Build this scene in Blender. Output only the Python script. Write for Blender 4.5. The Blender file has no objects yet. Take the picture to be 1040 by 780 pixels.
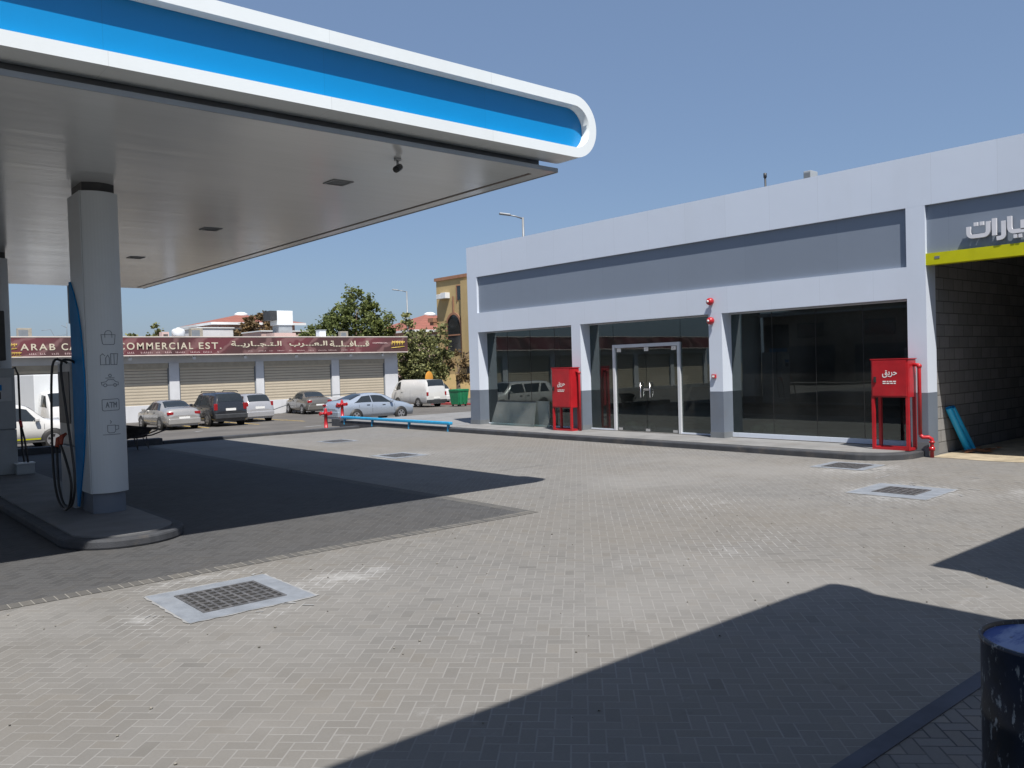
import bpy, bmesh, math, random
from mathutils import Vector, Matrix
random.seed(7)
PI = math.pi
R = math.radians
scene = bpy.context.scene
col = scene.collection

# ------------------------------------------------------------------ helpers
def tag(o, label=None, cat=None, group=None, kind=None):
    if label: o['label'] = label
    if cat: o['category'] = cat
    if group: o['group'] = group
    if kind: o['kind'] = kind
    return o

def empty(name, loc=(0, 0, 0), rz=0.0, label=None, cat=None, group=None):
    o = bpy.data.objects.new(name, None)
    o.location = loc
    o.rotation_euler = (0, 0, rz)
    o.empty_display_size = 0.2
    col.objects.link(o)
    return tag(o, label, cat, group)

class MB:
    """collects shapes that become ONE mesh object"""
    def __init__(s):
        s.bm = bmesh.new()
    def box(s, x0, x1, y0, y1, z0, z1, bev=0.0):
        bm = bmesh.new()
        v = [bm.verts.new(p) for p in ((x0, y0, z0), (x1, y0, z0), (x1, y1, z0), (x0, y1, z0),
                                       (x0, y0, z1), (x1, y0, z1), (x1, y1, z1), (x0, y1, z1))]
        for f in ((3, 2, 1, 0), (4, 5, 6, 7), (0, 1, 5, 4), (1, 2, 6, 5), (2, 3, 7, 6), (3, 0, 4, 7)):
            bm.faces.new([v[i] for i in f])
        if bev > 0:
            bmesh.ops.bevel(bm, geom=list(bm.edges), offset=bev, segments=2, affect='EDGES', profile=0.5)
        s.merge(bm)
        return s
    def merge(s, bm, M=None):
        if M is not None:
            bm.transform(M)
        me = bpy.data.meshes.new('tmp')
        bm.to_mesh(me); bm.free()
        s.bm.from_mesh(me)
        bpy.data.meshes.remove(me)
    def quad(s, *pts):
        s.bm.faces.new([s.bm.verts.new(p) for p in pts]); return s
    def prism(s, pts, axis, a, b, bev=0.0):
        """polygon pts (2d) extruded along axis 'x' (pts y,z), 'y' (pts x,z), 'z' (pts x,y) from a to b"""
        def mk(p, t):
            return {'x': (t, p[0], p[1]), 'y': (p[0], t, p[1]), 'z': (p[0], p[1], t)}[axis]
        bm = bmesh.new()
        A = [bm.verts.new(mk(p, a)) for p in pts]
        B = [bm.verts.new(mk(p, b)) for p in pts]
        n = len(pts)
        bm.faces.new(A); bm.faces.new(B[::-1])
        for i in range(n):
            bm.faces.new([A[i], B[i], B[(i + 1) % n], A[(i + 1) % n]])
        bmesh.ops.recalc_face_normals(bm, faces=bm.faces)
        if bev > 0:
            ed = [e for e in bm.edges if len(e.link_faces) == 2 and e.calc_face_angle(0) > 0.6]
            bmesh.ops.bevel(bm, geom=ed, offset=bev, segments=2, affect='EDGES', profile=0.5)
        s.merge(bm)
        return s
    def tube(s, path, r, n=10, cap=True):
        P = [Vector(p) for p in path]
        rr = r if isinstance(r, (list, tuple)) else [r] * len(P)
        bm = bmesh.new()
        rings = []
        up = None
        for i, p in enumerate(P):
            if i == 0: d = P[1] - P[0]
            elif i == len(P) - 1: d = P[-1] - P[-2]
            else: d = (P[i + 1] - P[i]).normalized() + (P[i] - P[i - 1]).normalized()
            d.normalize()
            if up is None:
                up = Vector((0, 0, 1)) if abs(d.z) < 0.9 else Vector((1, 0, 0))
            a = d.cross(up)
            if a.length < 1e-4: a = d.orthogonal()
            a.normalize()
            b = a.cross(d).normalized()
            up = b
            rings.append([bm.verts.new(p + (a * math.cos(2 * PI * k / n) + b * math.sin(2 * PI * k / n)) * rr[i]) for k in range(n)])
        for i in range(len(rings) - 1):
            for k in range(n):
                f = bm.faces.new([rings[i][k], rings[i][(k + 1) % n], rings[i + 1][(k + 1) % n], rings[i + 1][k]])
                f.smooth = True
        if cap:
            bm.faces.new(rings[0][::-1]); bm.faces.new(rings[-1])
        bmesh.ops.recalc_face_normals(bm, faces=bm.faces)
        s.merge(bm)
        return s
    def lathe(s, prof, n=24, M=None, smooth=True, cap=True):
        """prof: (r,z) list about Z"""
        bm = bmesh.new()
        rings = []
        for r, z in prof:
            if r < 1e-5:
                rings.append([bm.verts.new((0, 0, z))])
            else:
                rings.append([bm.verts.new((r * math.cos(2 * PI * k / n), r * math.sin(2 * PI * k / n), z)) for k in range(n)])
        for A, B in zip(rings, rings[1:]):
            for k in range(n):
                a = A if len(A) == 1 else [A[k], A[(k + 1) % n]]
                b = B if len(B) == 1 else [B[(k + 1) % n], B[k]]
                vs = list(a) + list(b)
                if len(vs) >= 3:
                    f = bm.faces.new(vs); f.smooth = smooth
        for Rg in (rings[0], rings[-1]):
            if cap and len(Rg) > 2:
                bm.faces.new(Rg)
        bmesh.ops.recalc_face_normals(bm, faces=bm.faces)
        s.merge(bm, M)
        return s
    def ball(s, c, rx, ry, rz, seg=12, jit=0.0):
        bm = bmesh.new()
        bmesh.ops.create_icosphere(bm, subdivisions=2 if seg <= 12 else 3, radius=1)
        for v in bm.verts:
            k = 1 + random.uniform(-jit, jit)
            v.co = Vector((c[0] + v.co.x * rx * k, c[1] + v.co.y * ry * k, c[2] + v.co.z * rz * k))
        for f in bm.faces: f.smooth = True
        s.merge(bm)
        return s
    def build(s, name, mat, parent=None, smooth=None, loc=None):
        me = bpy.data.meshes.new(name)
        if smooth is not None:
            for f in s.bm.faces: f.smooth = smooth
        s.bm.to_mesh(me); s.bm.free()
        for m in (mat if isinstance(mat, (list, tuple)) else [mat]):
            me.materials.append(m)
        o = bpy.data.objects.new(name, me)
        if loc: o.location = loc
        col.objects.link(o)
        if parent: o.parent = parent
        return o

def copy_tree(o, parent=None):
    c = o.copy(); col.objects.link(c)
    if parent: c.parent = parent
    for ch in list(o.children): copy_tree(ch, c)
    return c

def part(name, mat, parent, *boxes, bev=0.0):
    m = MB()
    for b in boxes: m.box(*b, bev=bev)
    return m.build(name, mat, parent)

# ------------------------------------------------------------------ materials
class NT:
    def __init__(s, name):
        s.m = bpy.data.materials.new(name); s.m.use_nodes = True
        s.t = s.m.node_tree; s.n = s.t.nodes; s.l = s.t.links
        s.p = s.n['Principled BSDF']; s.out = s.n['Material Output']
    def node(s, typ, **kw):
        n = s.n.new(typ)
        for k, v in kw.items(): setattr(n, k, v)
        return n
    def inp(s, sock, v):
        if hasattr(v, 'links') or isinstance(v, bpy.types.NodeSocket): s.l.new(v, sock)
        else: sock.default_value = v
    def M(s, op, a, b=0.0, c=0.0, clamp=False):
        n = s.node('ShaderNodeMath', operation=op); n.use_clamp = clamp
        s.inp(n.inputs[0], a); s.inp(n.inputs[1], b); s.inp(n.inputs[2], c)
        return n.outputs[0]
    def mix(s, f, a, b, blend='MIX'):
        n = s.node('ShaderNodeMix', data_type='RGBA', blend_type=blend)
        s.inp(n.inputs[0], f)
        s.inp(n.inputs[6], a if not isinstance(a, tuple) else (*a[:3], 1)); s.inp(n.inputs[7], b if not isinstance(b, tuple) else (*b[:3], 1))
        return n.outputs[2]
    def ramp(s, f, a, b):
        n = s.node('ShaderNodeMapRange', interpolation_type='SMOOTHSTEP')
        s.inp(n.inputs[0], f); n.inputs[1].default_value = a; n.inputs[2].default_value = b
        return n.outputs[0]
    def coord(s):
        return s.node('ShaderNodeTexCoord').outputs['Object']
    def noise(s, scale, detail=4, rough=0.55, vec=None, stretch=None):
        v = vec if vec is not None else s.coord()
        if stretch:
            mp = s.node('ShaderNodeMapping'); s.l.new(v, mp.inputs[0]); mp.inputs['Scale'].default_value = stretch
            v = mp.outputs[0]
        n = s.node('ShaderNodeTexNoise'); s.l.new(v, n.inputs['Vector'])
        n.inputs['Scale'].default_value = scale; n.inputs['Detail'].default_value = detail; n.inputs['Roughness'].default_value = rough
        return n.outputs['Fac']
    def bump(s, h, strength=0.3, dist=0.01):
        n = s.node('ShaderNodeBump'); s.l.new(h, n.inputs['Height'])
        n.inputs['Strength'].default_value = strength; n.inputs['Distance'].default_value = dist
        s.l.new(n.outputs[0], s.p.inputs['Normal'])

def c4(c): return (c[0], c[1], c[2], 1)

def mat(name, c, rough=0.5, var=0.12, scale=3.0, metallic=0.0, coat=0.0, bump=0.0, bscale=60, spec=None, dirt=0.0, stretch=None):
    t = NT(name)
    n1 = t.noise(scale, 5, 0.6, stretch=stretch)
    lo = tuple(x * (1 - var) for x in c); hi = tuple(min(1, x * (1 + var)) for x in c)
    cc = t.mix(t.ramp(n1, 0.3, 0.7), lo, hi)
    if dirt > 0:
        n2 = t.noise(scale * 0.37 + 0.6, 6, 0.7)
        d = t.M('MULTIPLY', t.ramp(n2, 0.52, 0.72), dirt)
        cc = t.mix(d, cc, (0.16, 0.13, 0.10))
    t.l.new(cc, t.p.inputs['Base Color'])
    rn = t.M('ADD', t.M('MULTIPLY', t.noise(scale * 2.3, 3), 0.14), rough - 0.07)
    t.l.new(rn, t.p.inputs['Roughness'])
    t.p.inputs['Metallic'].default_value = metallic
    t.p.inputs['Coat Weight'].default_value = coat
    if spec is not None: t.p.inputs['Specular IOR Level'].default_value = spec
    if bump > 0:
        t.bump(t.noise(bscale, 4), bump, 0.01)
    return t.m

def herring(name, base, joint, unit=0.1, jw=0.045, jmix=0.8, var=0.13, scuff=0.35, stain=0.35, border=None, warm=(0.30, 0.25, 0.19), bleach=0.42, chalk=()):
    """45 degree herringbone block paving in world units"""
    t = NT(name)
    co = t.coord()
    sp = t.node('ShaderNodeSeparateXYZ'); t.l.new(co, sp.inputs[0])
    X, Y = sp.outputs[0], sp.outputs[1]
    k = 0.70710678 / unit
    p = t.M('MULTIPLY', t.M('ADD', X, Y), k); q = t.M('MULTIPLY', t.M('SUBTRACT', Y, X), k)
    # slight wobble of the laying
    i = t.M('FLOOR', p); j = t.M('FLOOR', q)
    fx = t.M('SUBTRACT', p, i); fy = t.M('SUBTRACT', q, j)
    m = t.M('FLOORED_MODULO', t.M('SUBTRACT', i, j), 4.0)
    h = t.M('LESS_THAN', m, 1.5)
    m1 = t.M('MULTIPLY', t.M('GREATER_THAN', m, 0.5), h)
    nh = t.M('SUBTRACT', 1.0, h)
    m2 = t.M('MULTIPLY', t.M('LESS_THAN', m, 2.5), nh)
    al_h = t.M('ADD', fx, m1); al_v = t.M('ADD', fy, m2)
    along = t.M('ADD', t.M('MULTIPLY', h, al_h), t.M('MULTIPLY', nh, al_v))
    across = t.M('ADD', t.M('MULTIPLY', h, fy), t.M('MULTIPLY', nh, fx))
    d = t.M('MINIMUM', t.M('MINIMUM', along, t.M('SUBTRACT', 2.0, along)), t.M('MINIMUM', across, t.M('SUBTRACT', 1.0, across)))
    jm = t.M('SUBTRACT', 1.0, t.ramp(d, jw * 0.6, jw * 1.7))
    idx = t.M('SUBTRACT', i, m1); idy = t.M('SUBTRACT', j, m2)
    cb = t.node('ShaderNodeCombineXYZ'); t.l.new(idx, cb.inputs[0]); t.l.new(idy, cb.inputs[1]); t.l.new(h, cb.inputs[2])
    wn = t.node('ShaderNodeTexWhiteNoise', noise_dimensions='3D'); t.l.new(cb.outputs[0], wn.inputs[0])
    r = wn.outputs['Value']
    a = tuple(x * (1 - var) for x in base); b = tuple(x * (1 + var) for x in base)
    c = t.mix(r, a, b)
    # odd warm or dark blocks
    rc = wn.outputs['Color']; sc = t.node('ShaderNodeSeparateColor'); t.l.new(rc, sc.inputs[0])
    c = t.mix(t.M('MULTIPLY', t.M('GREATER_THAN', sc.outputs[1], 0.9), 0.16), c, warm)
    c = t.mix(t.M('MULTIPLY', t.M('GREATER_THAN', sc.outputs[2], 0.975), 0.25), c, tuple(x * .45 for x in base))
    # fine grain
    g = t.noise(55, 5, 0.7)
    c = t.mix(t.M('MULTIPLY', t.ramp(g, 0.35, 0.7), 0.22), c, tuple(x * 0.55 for x in base))
    # broad tone drift, dust film
    big = t.noise(0.23, 5, 0.6)
    c = t.mix(t.M('MULTIPLY', t.ramp(big, 0.35, 0.7), 0.32), c, warm)
    dust = t.noise(0.9, 7, 0.72)
    # joints: not all equally filled
    jf = t.M('MULTIPLY', jm, t.M('MULTIPLY_ADD', t.ramp(t.noise(1.7, 4), 0.3, 0.65), 0.55, 0.45))
    c = t.mix(t.M('MULTIPLY', jf, jmix), c, joint)
    # pale cement smears, stretched along the laying lines
    sm = t.noise(1.1, 8, 0.78, stretch=(1, 1, 1))
    sm2 = t.noise(7.0, 6, 0.75, stretch=(0.6, 1.6, 1))
    f = t.M('MULTIPLY', t.ramp(sm, 0.55, 0.75), t.ramp(sm2, 0.45, 0.62))
    c = t.mix(t.M('MULTIPLY', f, scuff), c, (0.33, 0.33, 0.33))
    # dark spots / oil
    sp1 = t.noise(2.3, 3, 0.5)
    c = t.mix(t.M('MULTIPLY', t.ramp(sp1, 0.70, 0.78), stain), c, (0.07, 0.065, 0.06))
    c = t.mix(t.M('MULTIPLY', t.ramp(dust, 0.5, 0.8), 0.25), c, tuple(min(1, x * 1.28) for x in base))
    bl = t.noise(0.16, 6, 0.66)
    c = t.mix(t.M('MULTIPLY', t.ramp(bl, 0.46, 0.66), bleach), c, tuple(min(1, x * 1.5) for x in base))
    ty = t.noise(1.0, 4, 0.6, stretch=(0.22, 2.4, 1))
    tz = t.noise(0.3, 2, 0.5)
    c = t.mix(t.M('MULTIPLY', t.M('MULTIPLY', t.ramp(ty, 0.6, 0.72), t.ramp(tz, 0.5, 0.62)), 0.38), c, tuple(x * .5 for x in base))
    if chalk:      # cement slurry left where drains and kerbs were bedded in
        tot = 0.0
        for (x0, y0, rx, ry, k_) in chalk:
            ex = t.M('DIVIDE', t.M('SUBTRACT', X, x0), rx); ey = t.M('DIVIDE', t.M('SUBTRACT', Y, y0), ry)
            dd = t.M('ADD', t.M('MULTIPLY', ex, ex), t.M('MULTIPLY', ey, ey))
            tot = t.M('MAXIMUM', tot, t.M('MULTIPLY', t.M('EXPONENT', t.M('MULTIPLY', dd, -1.0)), k_))
        nz = t.M('ADD', t.M('MULTIPLY', t.noise(2.6, 7, 0.75), .8), t.M('MULTIPLY', jm, .16))
        f_ = t.M('MULTIPLY', t.ramp(t.M('ADD', nz, t.M('MULTIPLY', tot, .34)), .56, .84), t.M('MINIMUM', t.M('MULTIPLY', tot, 1.6), 1.0))
        c = t.mix(t.M('MULTIPLY', f_, .8), c, (0.33, 0.33, 0.328))
    t.l.new(c, t.p.inputs['Base Color'])
    t.p.inputs['Roughness'].default_value = 0.82
    t.p.inputs['Specular IOR Level'].default_value = 0.3
    ht = t.M('ADD', t.M('MULTIPLY', t.M('SUBTRACT', 1.0, jm), 1.0), t.M('ADD', t.M('MULTIPLY', g, 0.35), t.M('MULTIPLY', r, 0.4)))
    t.bump(ht, 0.35, 0.006)
    return t.m

def glass(name, tint=(0.42, 0.5, 0.48), k=1.0, film=0.05, dustc=(0.5, 0.5, 0.48)):
    """thin architectural glass"""
    t = NT(name)
    tr = t.node('ShaderNodeBsdfTransparent'); tr.inputs[0].default_value = c4(tint)
    gl = t.node('ShaderNodeBsdfGlossy'); gl.inputs['Roughness'].default_value = 0.012; gl.inputs[0].default_value = (0.9, 0.95, 0.95, 1)
    lw = t.node('ShaderNodeLayerWeight'); lw.inputs[0].default_value = .5
    f = t.M('MULTIPLY', t.M('MULTIPLY_ADD', t.M('POWER', lw.outputs['Facing'], 5.0), .96, .04), k, clamp=True)
    mx = t.node('ShaderNodeMixShader'); t.l.new(f, mx.inputs[0]); t.l.new(tr.outputs[0], mx.inputs[1]); t.l.new(gl.outputs[0], mx.inputs[2])
    df = t.node('ShaderNodeBsdfDiffuse'); df.inputs[0].default_value = c4(dustc)
    dn = t.M('MULTIPLY_ADD', t.ramp(t.noise(0.8, 3, 0.5), 0.25, 0.8), film, .006)
    mx2 = t.node('ShaderNodeMixShader'); t.l.new(dn, mx2.inputs[0]); t.l.new(mx.outputs[0], mx2.inputs[1]); t.l.new(df.outputs[0], mx2.inputs[2])
    # uneven panes
    bn = t.node('ShaderNodeBump'); bn.inputs['Strength'].default_value = 0.05; bn.inputs['Distance'].default_value = 0.01
    t.l.new(t.noise(0.9, 2), bn.inputs['Height']); t.l.new(bn.outputs[0], gl.inputs['Normal'])
    t.l.new(mx2.outputs[0], t.out.inputs['Surface'])
    return t.m

def brickmat(name, c1, c2, mortar, bw, bh, ax, msz=0.012, rough=0.9):
    t = NT(name)
    sp = t.node('ShaderNodeSeparateXYZ'); t.l.new(t.coord(), sp.inputs[0])
    cb = t.node('ShaderNodeCombineXYZ'); t.l.new(sp.outputs[ax], cb.inputs[0]); t.l.new(t.M('ADD', sp.outputs[2], bh * .5 if bh > 2 else 0.0), cb.inputs[1])
    b = t.node('ShaderNodeTexBrick'); t.l.new(cb.outputs[0], b.inputs['Vector'])
    b.inputs['Scale'].default_value = 1.0
    b.inputs['Brick Width'].default_value = bw; b.inputs['Row Height'].default_value = bh
    b.inputs['Mortar Size'].default_value = msz; b.inputs['Mortar Smooth'].default_value = 0.3
    b.inputs['Color1'].default_value = c4(c1); b.inputs['Color2'].default_value = c4(c2); b.inputs['Mortar'].default_value = c4(mortar)
    n = t.noise(6, 6, 0.7)
    c = t.mix(t.M('MULTIPLY', t.ramp(n, 0.35, 0.75), 0.3), b.outputs[0], tuple(x * 0.5 for x in c1))
    t.l.new(c, t.p.inputs['Base Color']); t.p.inputs['Roughness'].default_value = rough
    t.bump(t.M('ADD', t.M('MULTIPLY', b.outputs['Fac'], -1.0), t.M('MULTIPLY', t.noise(40, 4), 0.3)), 0.5, 0.01)
    return t.m

def slatmat(name, c, pitch, ax=2, depth=0.012, rough=0.45, metallic=0.0):
    t = NT(name)
    sp = t.node('ShaderNodeSeparateXYZ'); t.l.new(t.coord(), sp.inputs[0])
    f = t.M('FRACT', t.M('DIVIDE', sp.outputs[ax], pitch))
    prof = t.M('POWER', t.M('ABSOLUTE', t.M('SUBTRACT', t.M('MULTIPLY', f, 2.0), 1.0)), 3.0)
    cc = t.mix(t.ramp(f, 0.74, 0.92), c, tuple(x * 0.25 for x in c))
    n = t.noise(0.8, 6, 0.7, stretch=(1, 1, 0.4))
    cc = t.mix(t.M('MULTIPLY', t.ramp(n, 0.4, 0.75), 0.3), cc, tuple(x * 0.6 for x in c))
    t.l.new(cc, t.p.inputs['Base Color']); t.p.inputs['Roughness'].default_value = rough; t.p.inputs['Metallic'].default_value = metallic
    t.bump(t.M('SUBTRACT', 1.0, prof), 0.9, depth)
    return t.m

def leafmat(name, c, var=0.5):
    t = NT(name)
    g = t.node('ShaderNodeNewGeometry')
    n = g.outputs['Random Per Island']
    lo = tuple(x * (1 - var) for x in c); hi = (min(1, c[0] * (1 + var) * 1.15), c[1] * (1 + var), c[2] * (1 + 0.4 * var))
    cc = t.mix(n, lo, hi)
    cc = t.mix(t.M('MULTIPLY', t.ramp(t.noise(0.55, 3), 0.35, 0.65), 0.45), cc, tuple(x * 0.6 for x in c))
    t.l.new(cc, t.p.inputs['Base Color']); t.p.inputs['Roughness'].default_value = 0.55
    t.p.inputs['Specular IOR Level'].default_value = 0.25
    t.p.inputs['Transmission Weight'].default_value = 0.0
    tl = t.node('ShaderNodeBsdfTranslucent'); t.l.new(cc, tl.inputs[0])
    mx = t.node('ShaderNodeMixShader'); mx.inputs[0].default_value = 0.25
    t.l.new(t.p.outputs[0], mx.inputs[1]); t.l.new(tl.outputs[0], mx.inputs[2]); t.l.new(mx.outputs[0], t.out.inputs['Surface'])
    return t.m

def facade_mat(name, c, rough=0.42, px=1.25, pz=1.0, ax=1):
    """aluminium composite sheets with hairline joints and slight tone drift per sheet"""
    t = NT(name)
    sp = t.node('ShaderNodeSeparateXYZ'); t.l.new(t.coord(), sp.inputs[0])
    a = t.M('DIVIDE', sp.outputs[ax], px)
    fa = t.M('FRACT', a)
    cb = t.node('ShaderNodeCombineXYZ'); t.l.new(t.M('FLOOR', a), cb.inputs[0])
    wn = t.node('ShaderNodeTexWhiteNoise', noise_dimensions='3D'); t.l.new(cb.outputs[0], wn.inputs[0])
    cc = t.mix(wn.outputs['Value'], tuple(x * 0.975 for x in c), tuple(min(1, x * 1.02) for x in c))
    ln = t.M('LESS_THAN', fa, 0.006 / px)
    cc = t.mix(t.M('MULTIPLY', ln, 0.28), cc, tuple(x * 0.35 for x in c))
    n = t.noise(0.9, 6, 0.65, stretch=(1, 1, 0.3))
    cc = t.mix(t.M('MULTIPLY', t.ramp(n, 0.42, 0.75), 0.15), cc, tuple(x * f for x, f in zip(c, (0.8, 0.77, 0.72))))
    t.l.new(cc, t.p.inputs['Base Color']); t.p.inputs['Roughness'].default_value = rough
    t.bump(t.noise(0.9, 3), 0.2, 0.03)
    return t.m

M = {}
M['pav'] = herring('paving_blocks', (0.163, 0.159, 0.152), (0.258, 0.253, 0.243), jmix=0.62, var=0.08, warm=(0.165, 0.143, 0.112), scuff=.5, chalk=((4.25, 7.8, .75, .38, 1), (3.1, 8.85, .9, .2, .8), (2.25, 7.7, .3, .6, .7), (3.1, 7.1, .9, .2, .6), (13.1, 6.0, 1.3, 1.0, 1), (15.3, 7.9, 1.3, 1.0, .9), (14.3, 4.4, 1.6, .7, .8), (11.3, 17.6, 1.2, 1.1, .9), (12.4, 22.8, .9, .9, .7), (8.3, 5.6, 1.6, .7, .5), (10.2, 7.8, 1.4, .9, .55), (15.9, 14, .5, 5, .5)))
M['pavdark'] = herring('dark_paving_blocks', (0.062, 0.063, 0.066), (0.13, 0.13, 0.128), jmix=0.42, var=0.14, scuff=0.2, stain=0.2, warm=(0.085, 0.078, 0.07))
M['pav2'] = herring('walk_blocks', (0.125, 0.127, 0.132), (0.035, 0.035, 0.04), unit=0.1, jmix=0.9, scuff=0.1)
M['soldier'] = brickmat('soldier_course', (0.075, 0.074, 0.073), (0.115, 0.11, 0.10), (0.22, 0.21, 0.19), 0.1, 5.0, 0, 0.006)
M['white'] = mat('white_panel', (0.66, 0.68, 0.69), 0.4, 0.03, 0.7, dirt=0.06)
M['fasciawhite'] = facade_mat('fascia_white', (0.70, 0.74, 0.75), 0.35, 2.4, ax=0)
M['facade'] = facade_mat('silver_cladding', (0.575, 0.63, 0.72), 0.42, 1.25)
M['recess'] = facade_mat('grey_cladding', (0.19, 0.225, 0.28), 0.45, 2.4)
M['greyclad'] = mat('dark_grey_cladding', (0.14, 0.165, 0.205), 0.42, 0.06, 1.2, dirt=0.12)
M['bluepanel'] = facade_mat('blue_panel', (0.0, 0.21, 0.50), 0.3, 2.4, ax=0)
M['bluefin'] = mat('blue_fin', (0.01, 0.19, 0.46), 0.6, 0.08, spec=0.15)
M['soffit'] = None
M['dark'] = mat('dark_metal', (0.035, 0.037, 0.04), 0.5, 0.2)
M['black'] = mat('black_rubber', (0.018, 0.018, 0.018), 0.55, 0.2)
M['grey'] = mat('grey_paint', (0.15, 0.165, 0.18), 0.45, 0.1, dirt=0.1)
M['lightgrey'] = mat('light_grey_paint', (0.30, 0.325, 0.345), 0.4, 0.06, dirt=0.1)
M['line'] = mat('icon_grey', (0.16, 0.18, 0.20), 0.5, 0.05)
M['concrete'] = mat('concrete', (0.25, 0.255, 0.26), 0.85, 0.14, 2.2, bump=0.3, bscale=45, dirt=0.25)
M['cement'] = mat('cement_collar', (0.185, 0.205, 0.235), 0.8, 0.16, 4, bump=0.35, bscale=70, dirt=0.2)
M['mortar'] = mat('dried_mortar', (0.25, 0.253, 0.255), 0.9, 0.15, 6, bump=0.4, bscale=50)
M['kerb'] = mat('kerb_stone', (0.042, 0.045, 0.052), 0.75, 0.2, 3, bump=0.3, dirt=0.35)
M['walk'] = mat('sidewalk_slab', (0.19, 0.19, 0.19), 0.85, 0.14, 1.6, bump=0.2, dirt=0.3)
M['island'] = mat('island_concrete', (0.14, 0.142, 0.146), 0.75, 0.15, 2, bump=0.2, dirt=0.3)
M['iron'] = mat('cast_iron', (0.13, 0.13, 0.135), 0.55, 0.35, 20, metallic=0.4, bump=0.2, dirt=0.3)
M['pit'] = mat('drain_pit', (0.02, 0.02, 0.02), 0.9, 0.3)
M['red'] = mat('red_paint', (0.38, 0.012, 0.018), 0.38, 0.12, 3, coat=0.2, dirt=0.1)
M['whitetext'] = mat('white_lettering', (0.78, 0.78, 0.76), 0.5, 0.03)
M['chrome'] = mat('polished_steel', (0.75, 0.76, 0.78), 0.2, 0.05, metallic=1.0)
M['alu'] = mat('aluminium', (0.62, 0.64, 0.67), 0.4, 0.05, metallic=0.2)
M['yellow'] = mat('yellow_band', (0.48, 0.47, 0.0), 0.4, 0.05)
M['letters'] = mat('brushed_letters', (0.62, 0.62, 0.65), 0.45, 0.04)
M['glass'] = glass('shop_glass', (0.46, 0.55, 0.53), 2.1, 0.03)
M['glass2'] = glass('loose_glass', (0.75, 0.84, 0.82), 1.2, 0.55, (0.20, 0.21, 0.20))
M['block'] = brickmat('block_wall', (0.25, 0.245, 0.24), (0.185, 0.183, 0.18), (0.09, 0.088, 0.085), 0.5, 0.25, 0, 0.012)
M['sand'] = mat('sandy_ground', (0.32, 0.27, 0.19), 0.95, 0.22, 2.5, bump=0.6, bscale=25)
M['bluepipe'] = mat('blue_pipe', (0.02, 0.42, 0.76), 0.4, 0.08)
M['nozzle'] = mat('nozzle_red', (0.30, 0.05, 0.02), 0.5, 0.1)
M['cyan'] = mat('cyan_rail_paint', (0.02, 0.28, 0.52), 0.4, 0.12, 8, dirt=0.1)
M['card'] = mat('brown_scrap', (0.25, 0.10, 0.04), 0.8, 0.4, 9)
M['asphalt'] = mat('parking_asphalt', (0.098, 0.091, 0.083), 0.92, 0.2, 0.35, bump=0.3, bscale=30, dirt=0.2)
M['farground'] = mat('sandy_earth', (0.22, 0.185, 0.14), 0.95, 0.2, 0.05)
M['shade_int'] = mat('bare_concrete', (0.16, 0.155, 0.15), 0.9, 0.25, 1.2, bump=0.2)
M['shutter'] = slatmat('shutter', (0.50, 0.435, 0.335), 0.19)
M['shopwhite'] = mat('shop_render', (0.55, 0.56, 0.58), 0.85, 0.06, 0.8, dirt=0.15)
M['shopgrey'] = mat('shop_soffit', (0.30, 0.31, 0.32), 0.8, 0.1)
M['signframe'] = mat('sign_frame', (0.62, 0.55, 0.50), 0.5, 0.06)
M['cream'] = mat('cream_letters', (0.55, 0.50, 0.39), 0.5, 0.04)
M['gold'] = mat('gold_letters', (0.62, 0.46, 0.08), 0.5, 0.1)
M['pinktext'] = mat('pale_pink_letters', (0.62, 0.46, 0.45), 0.5, 0.05)
M['yellowbuild'] = mat('ochre_render', (0.44, 0.325, 0.155), 0.9, 0.08, 0.6, dirt=0.12)
M['ochretrim'] = mat('brown_trim', (0.30, 0.15, 0.09), 0.85, 0.1)
M['pinkwall'] = mat('pink_render', (0.46, 0.33, 0.30), 0.9, 0.06, 0.5)
M['rooftile'] = brickmat('red_roof_tiles', (0.29, 0.105, 0.075), (0.25, 0.095, 0.07), (0.2, 0.07, 0.05), 0.3, 0.35, 0, 0.03)
M['acbox'] = mat('ac_case', (0.26, 0.235, 0.19), 0.6, 0.12, 5, dirt=0.2)
M['tank'] = mat('white_tank', (0.60, 0.61, 0.62), 0.45, 0.04)
M['bark'] = mat('bark', (0.14, 0.10, 0.07), 0.9, 0.3, 9, bump=0.6, bscale=30)
M['leaf'] = leafmat('leaf_green', (0.13, 0.17, 0.062))
M['leafgrey'] = leafmat('leaf_grey_green', (0.175, 0.20, 0.095))
M['leafdry'] = leafmat('leaf_dry', (0.17, 0.13, 0.075))
M['pole'] = mat('lamp_pole_steel', (0.22, 0.23, 0.24), 0.5, 0.1, metallic=0.4)
M['green'] = mat('green_plastic', (0.012, 0.17, 0.07), 0.5, 0.12, 4, dirt=0.15)
M['orange'] = mat('orange_sign', (0.60, 0.27, 0.04), 0.5, 0.06)
M['rust'] = mat('barrow_rust', (0.07, 0.06, 0.055), 0.7, 0.4, 9)
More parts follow.
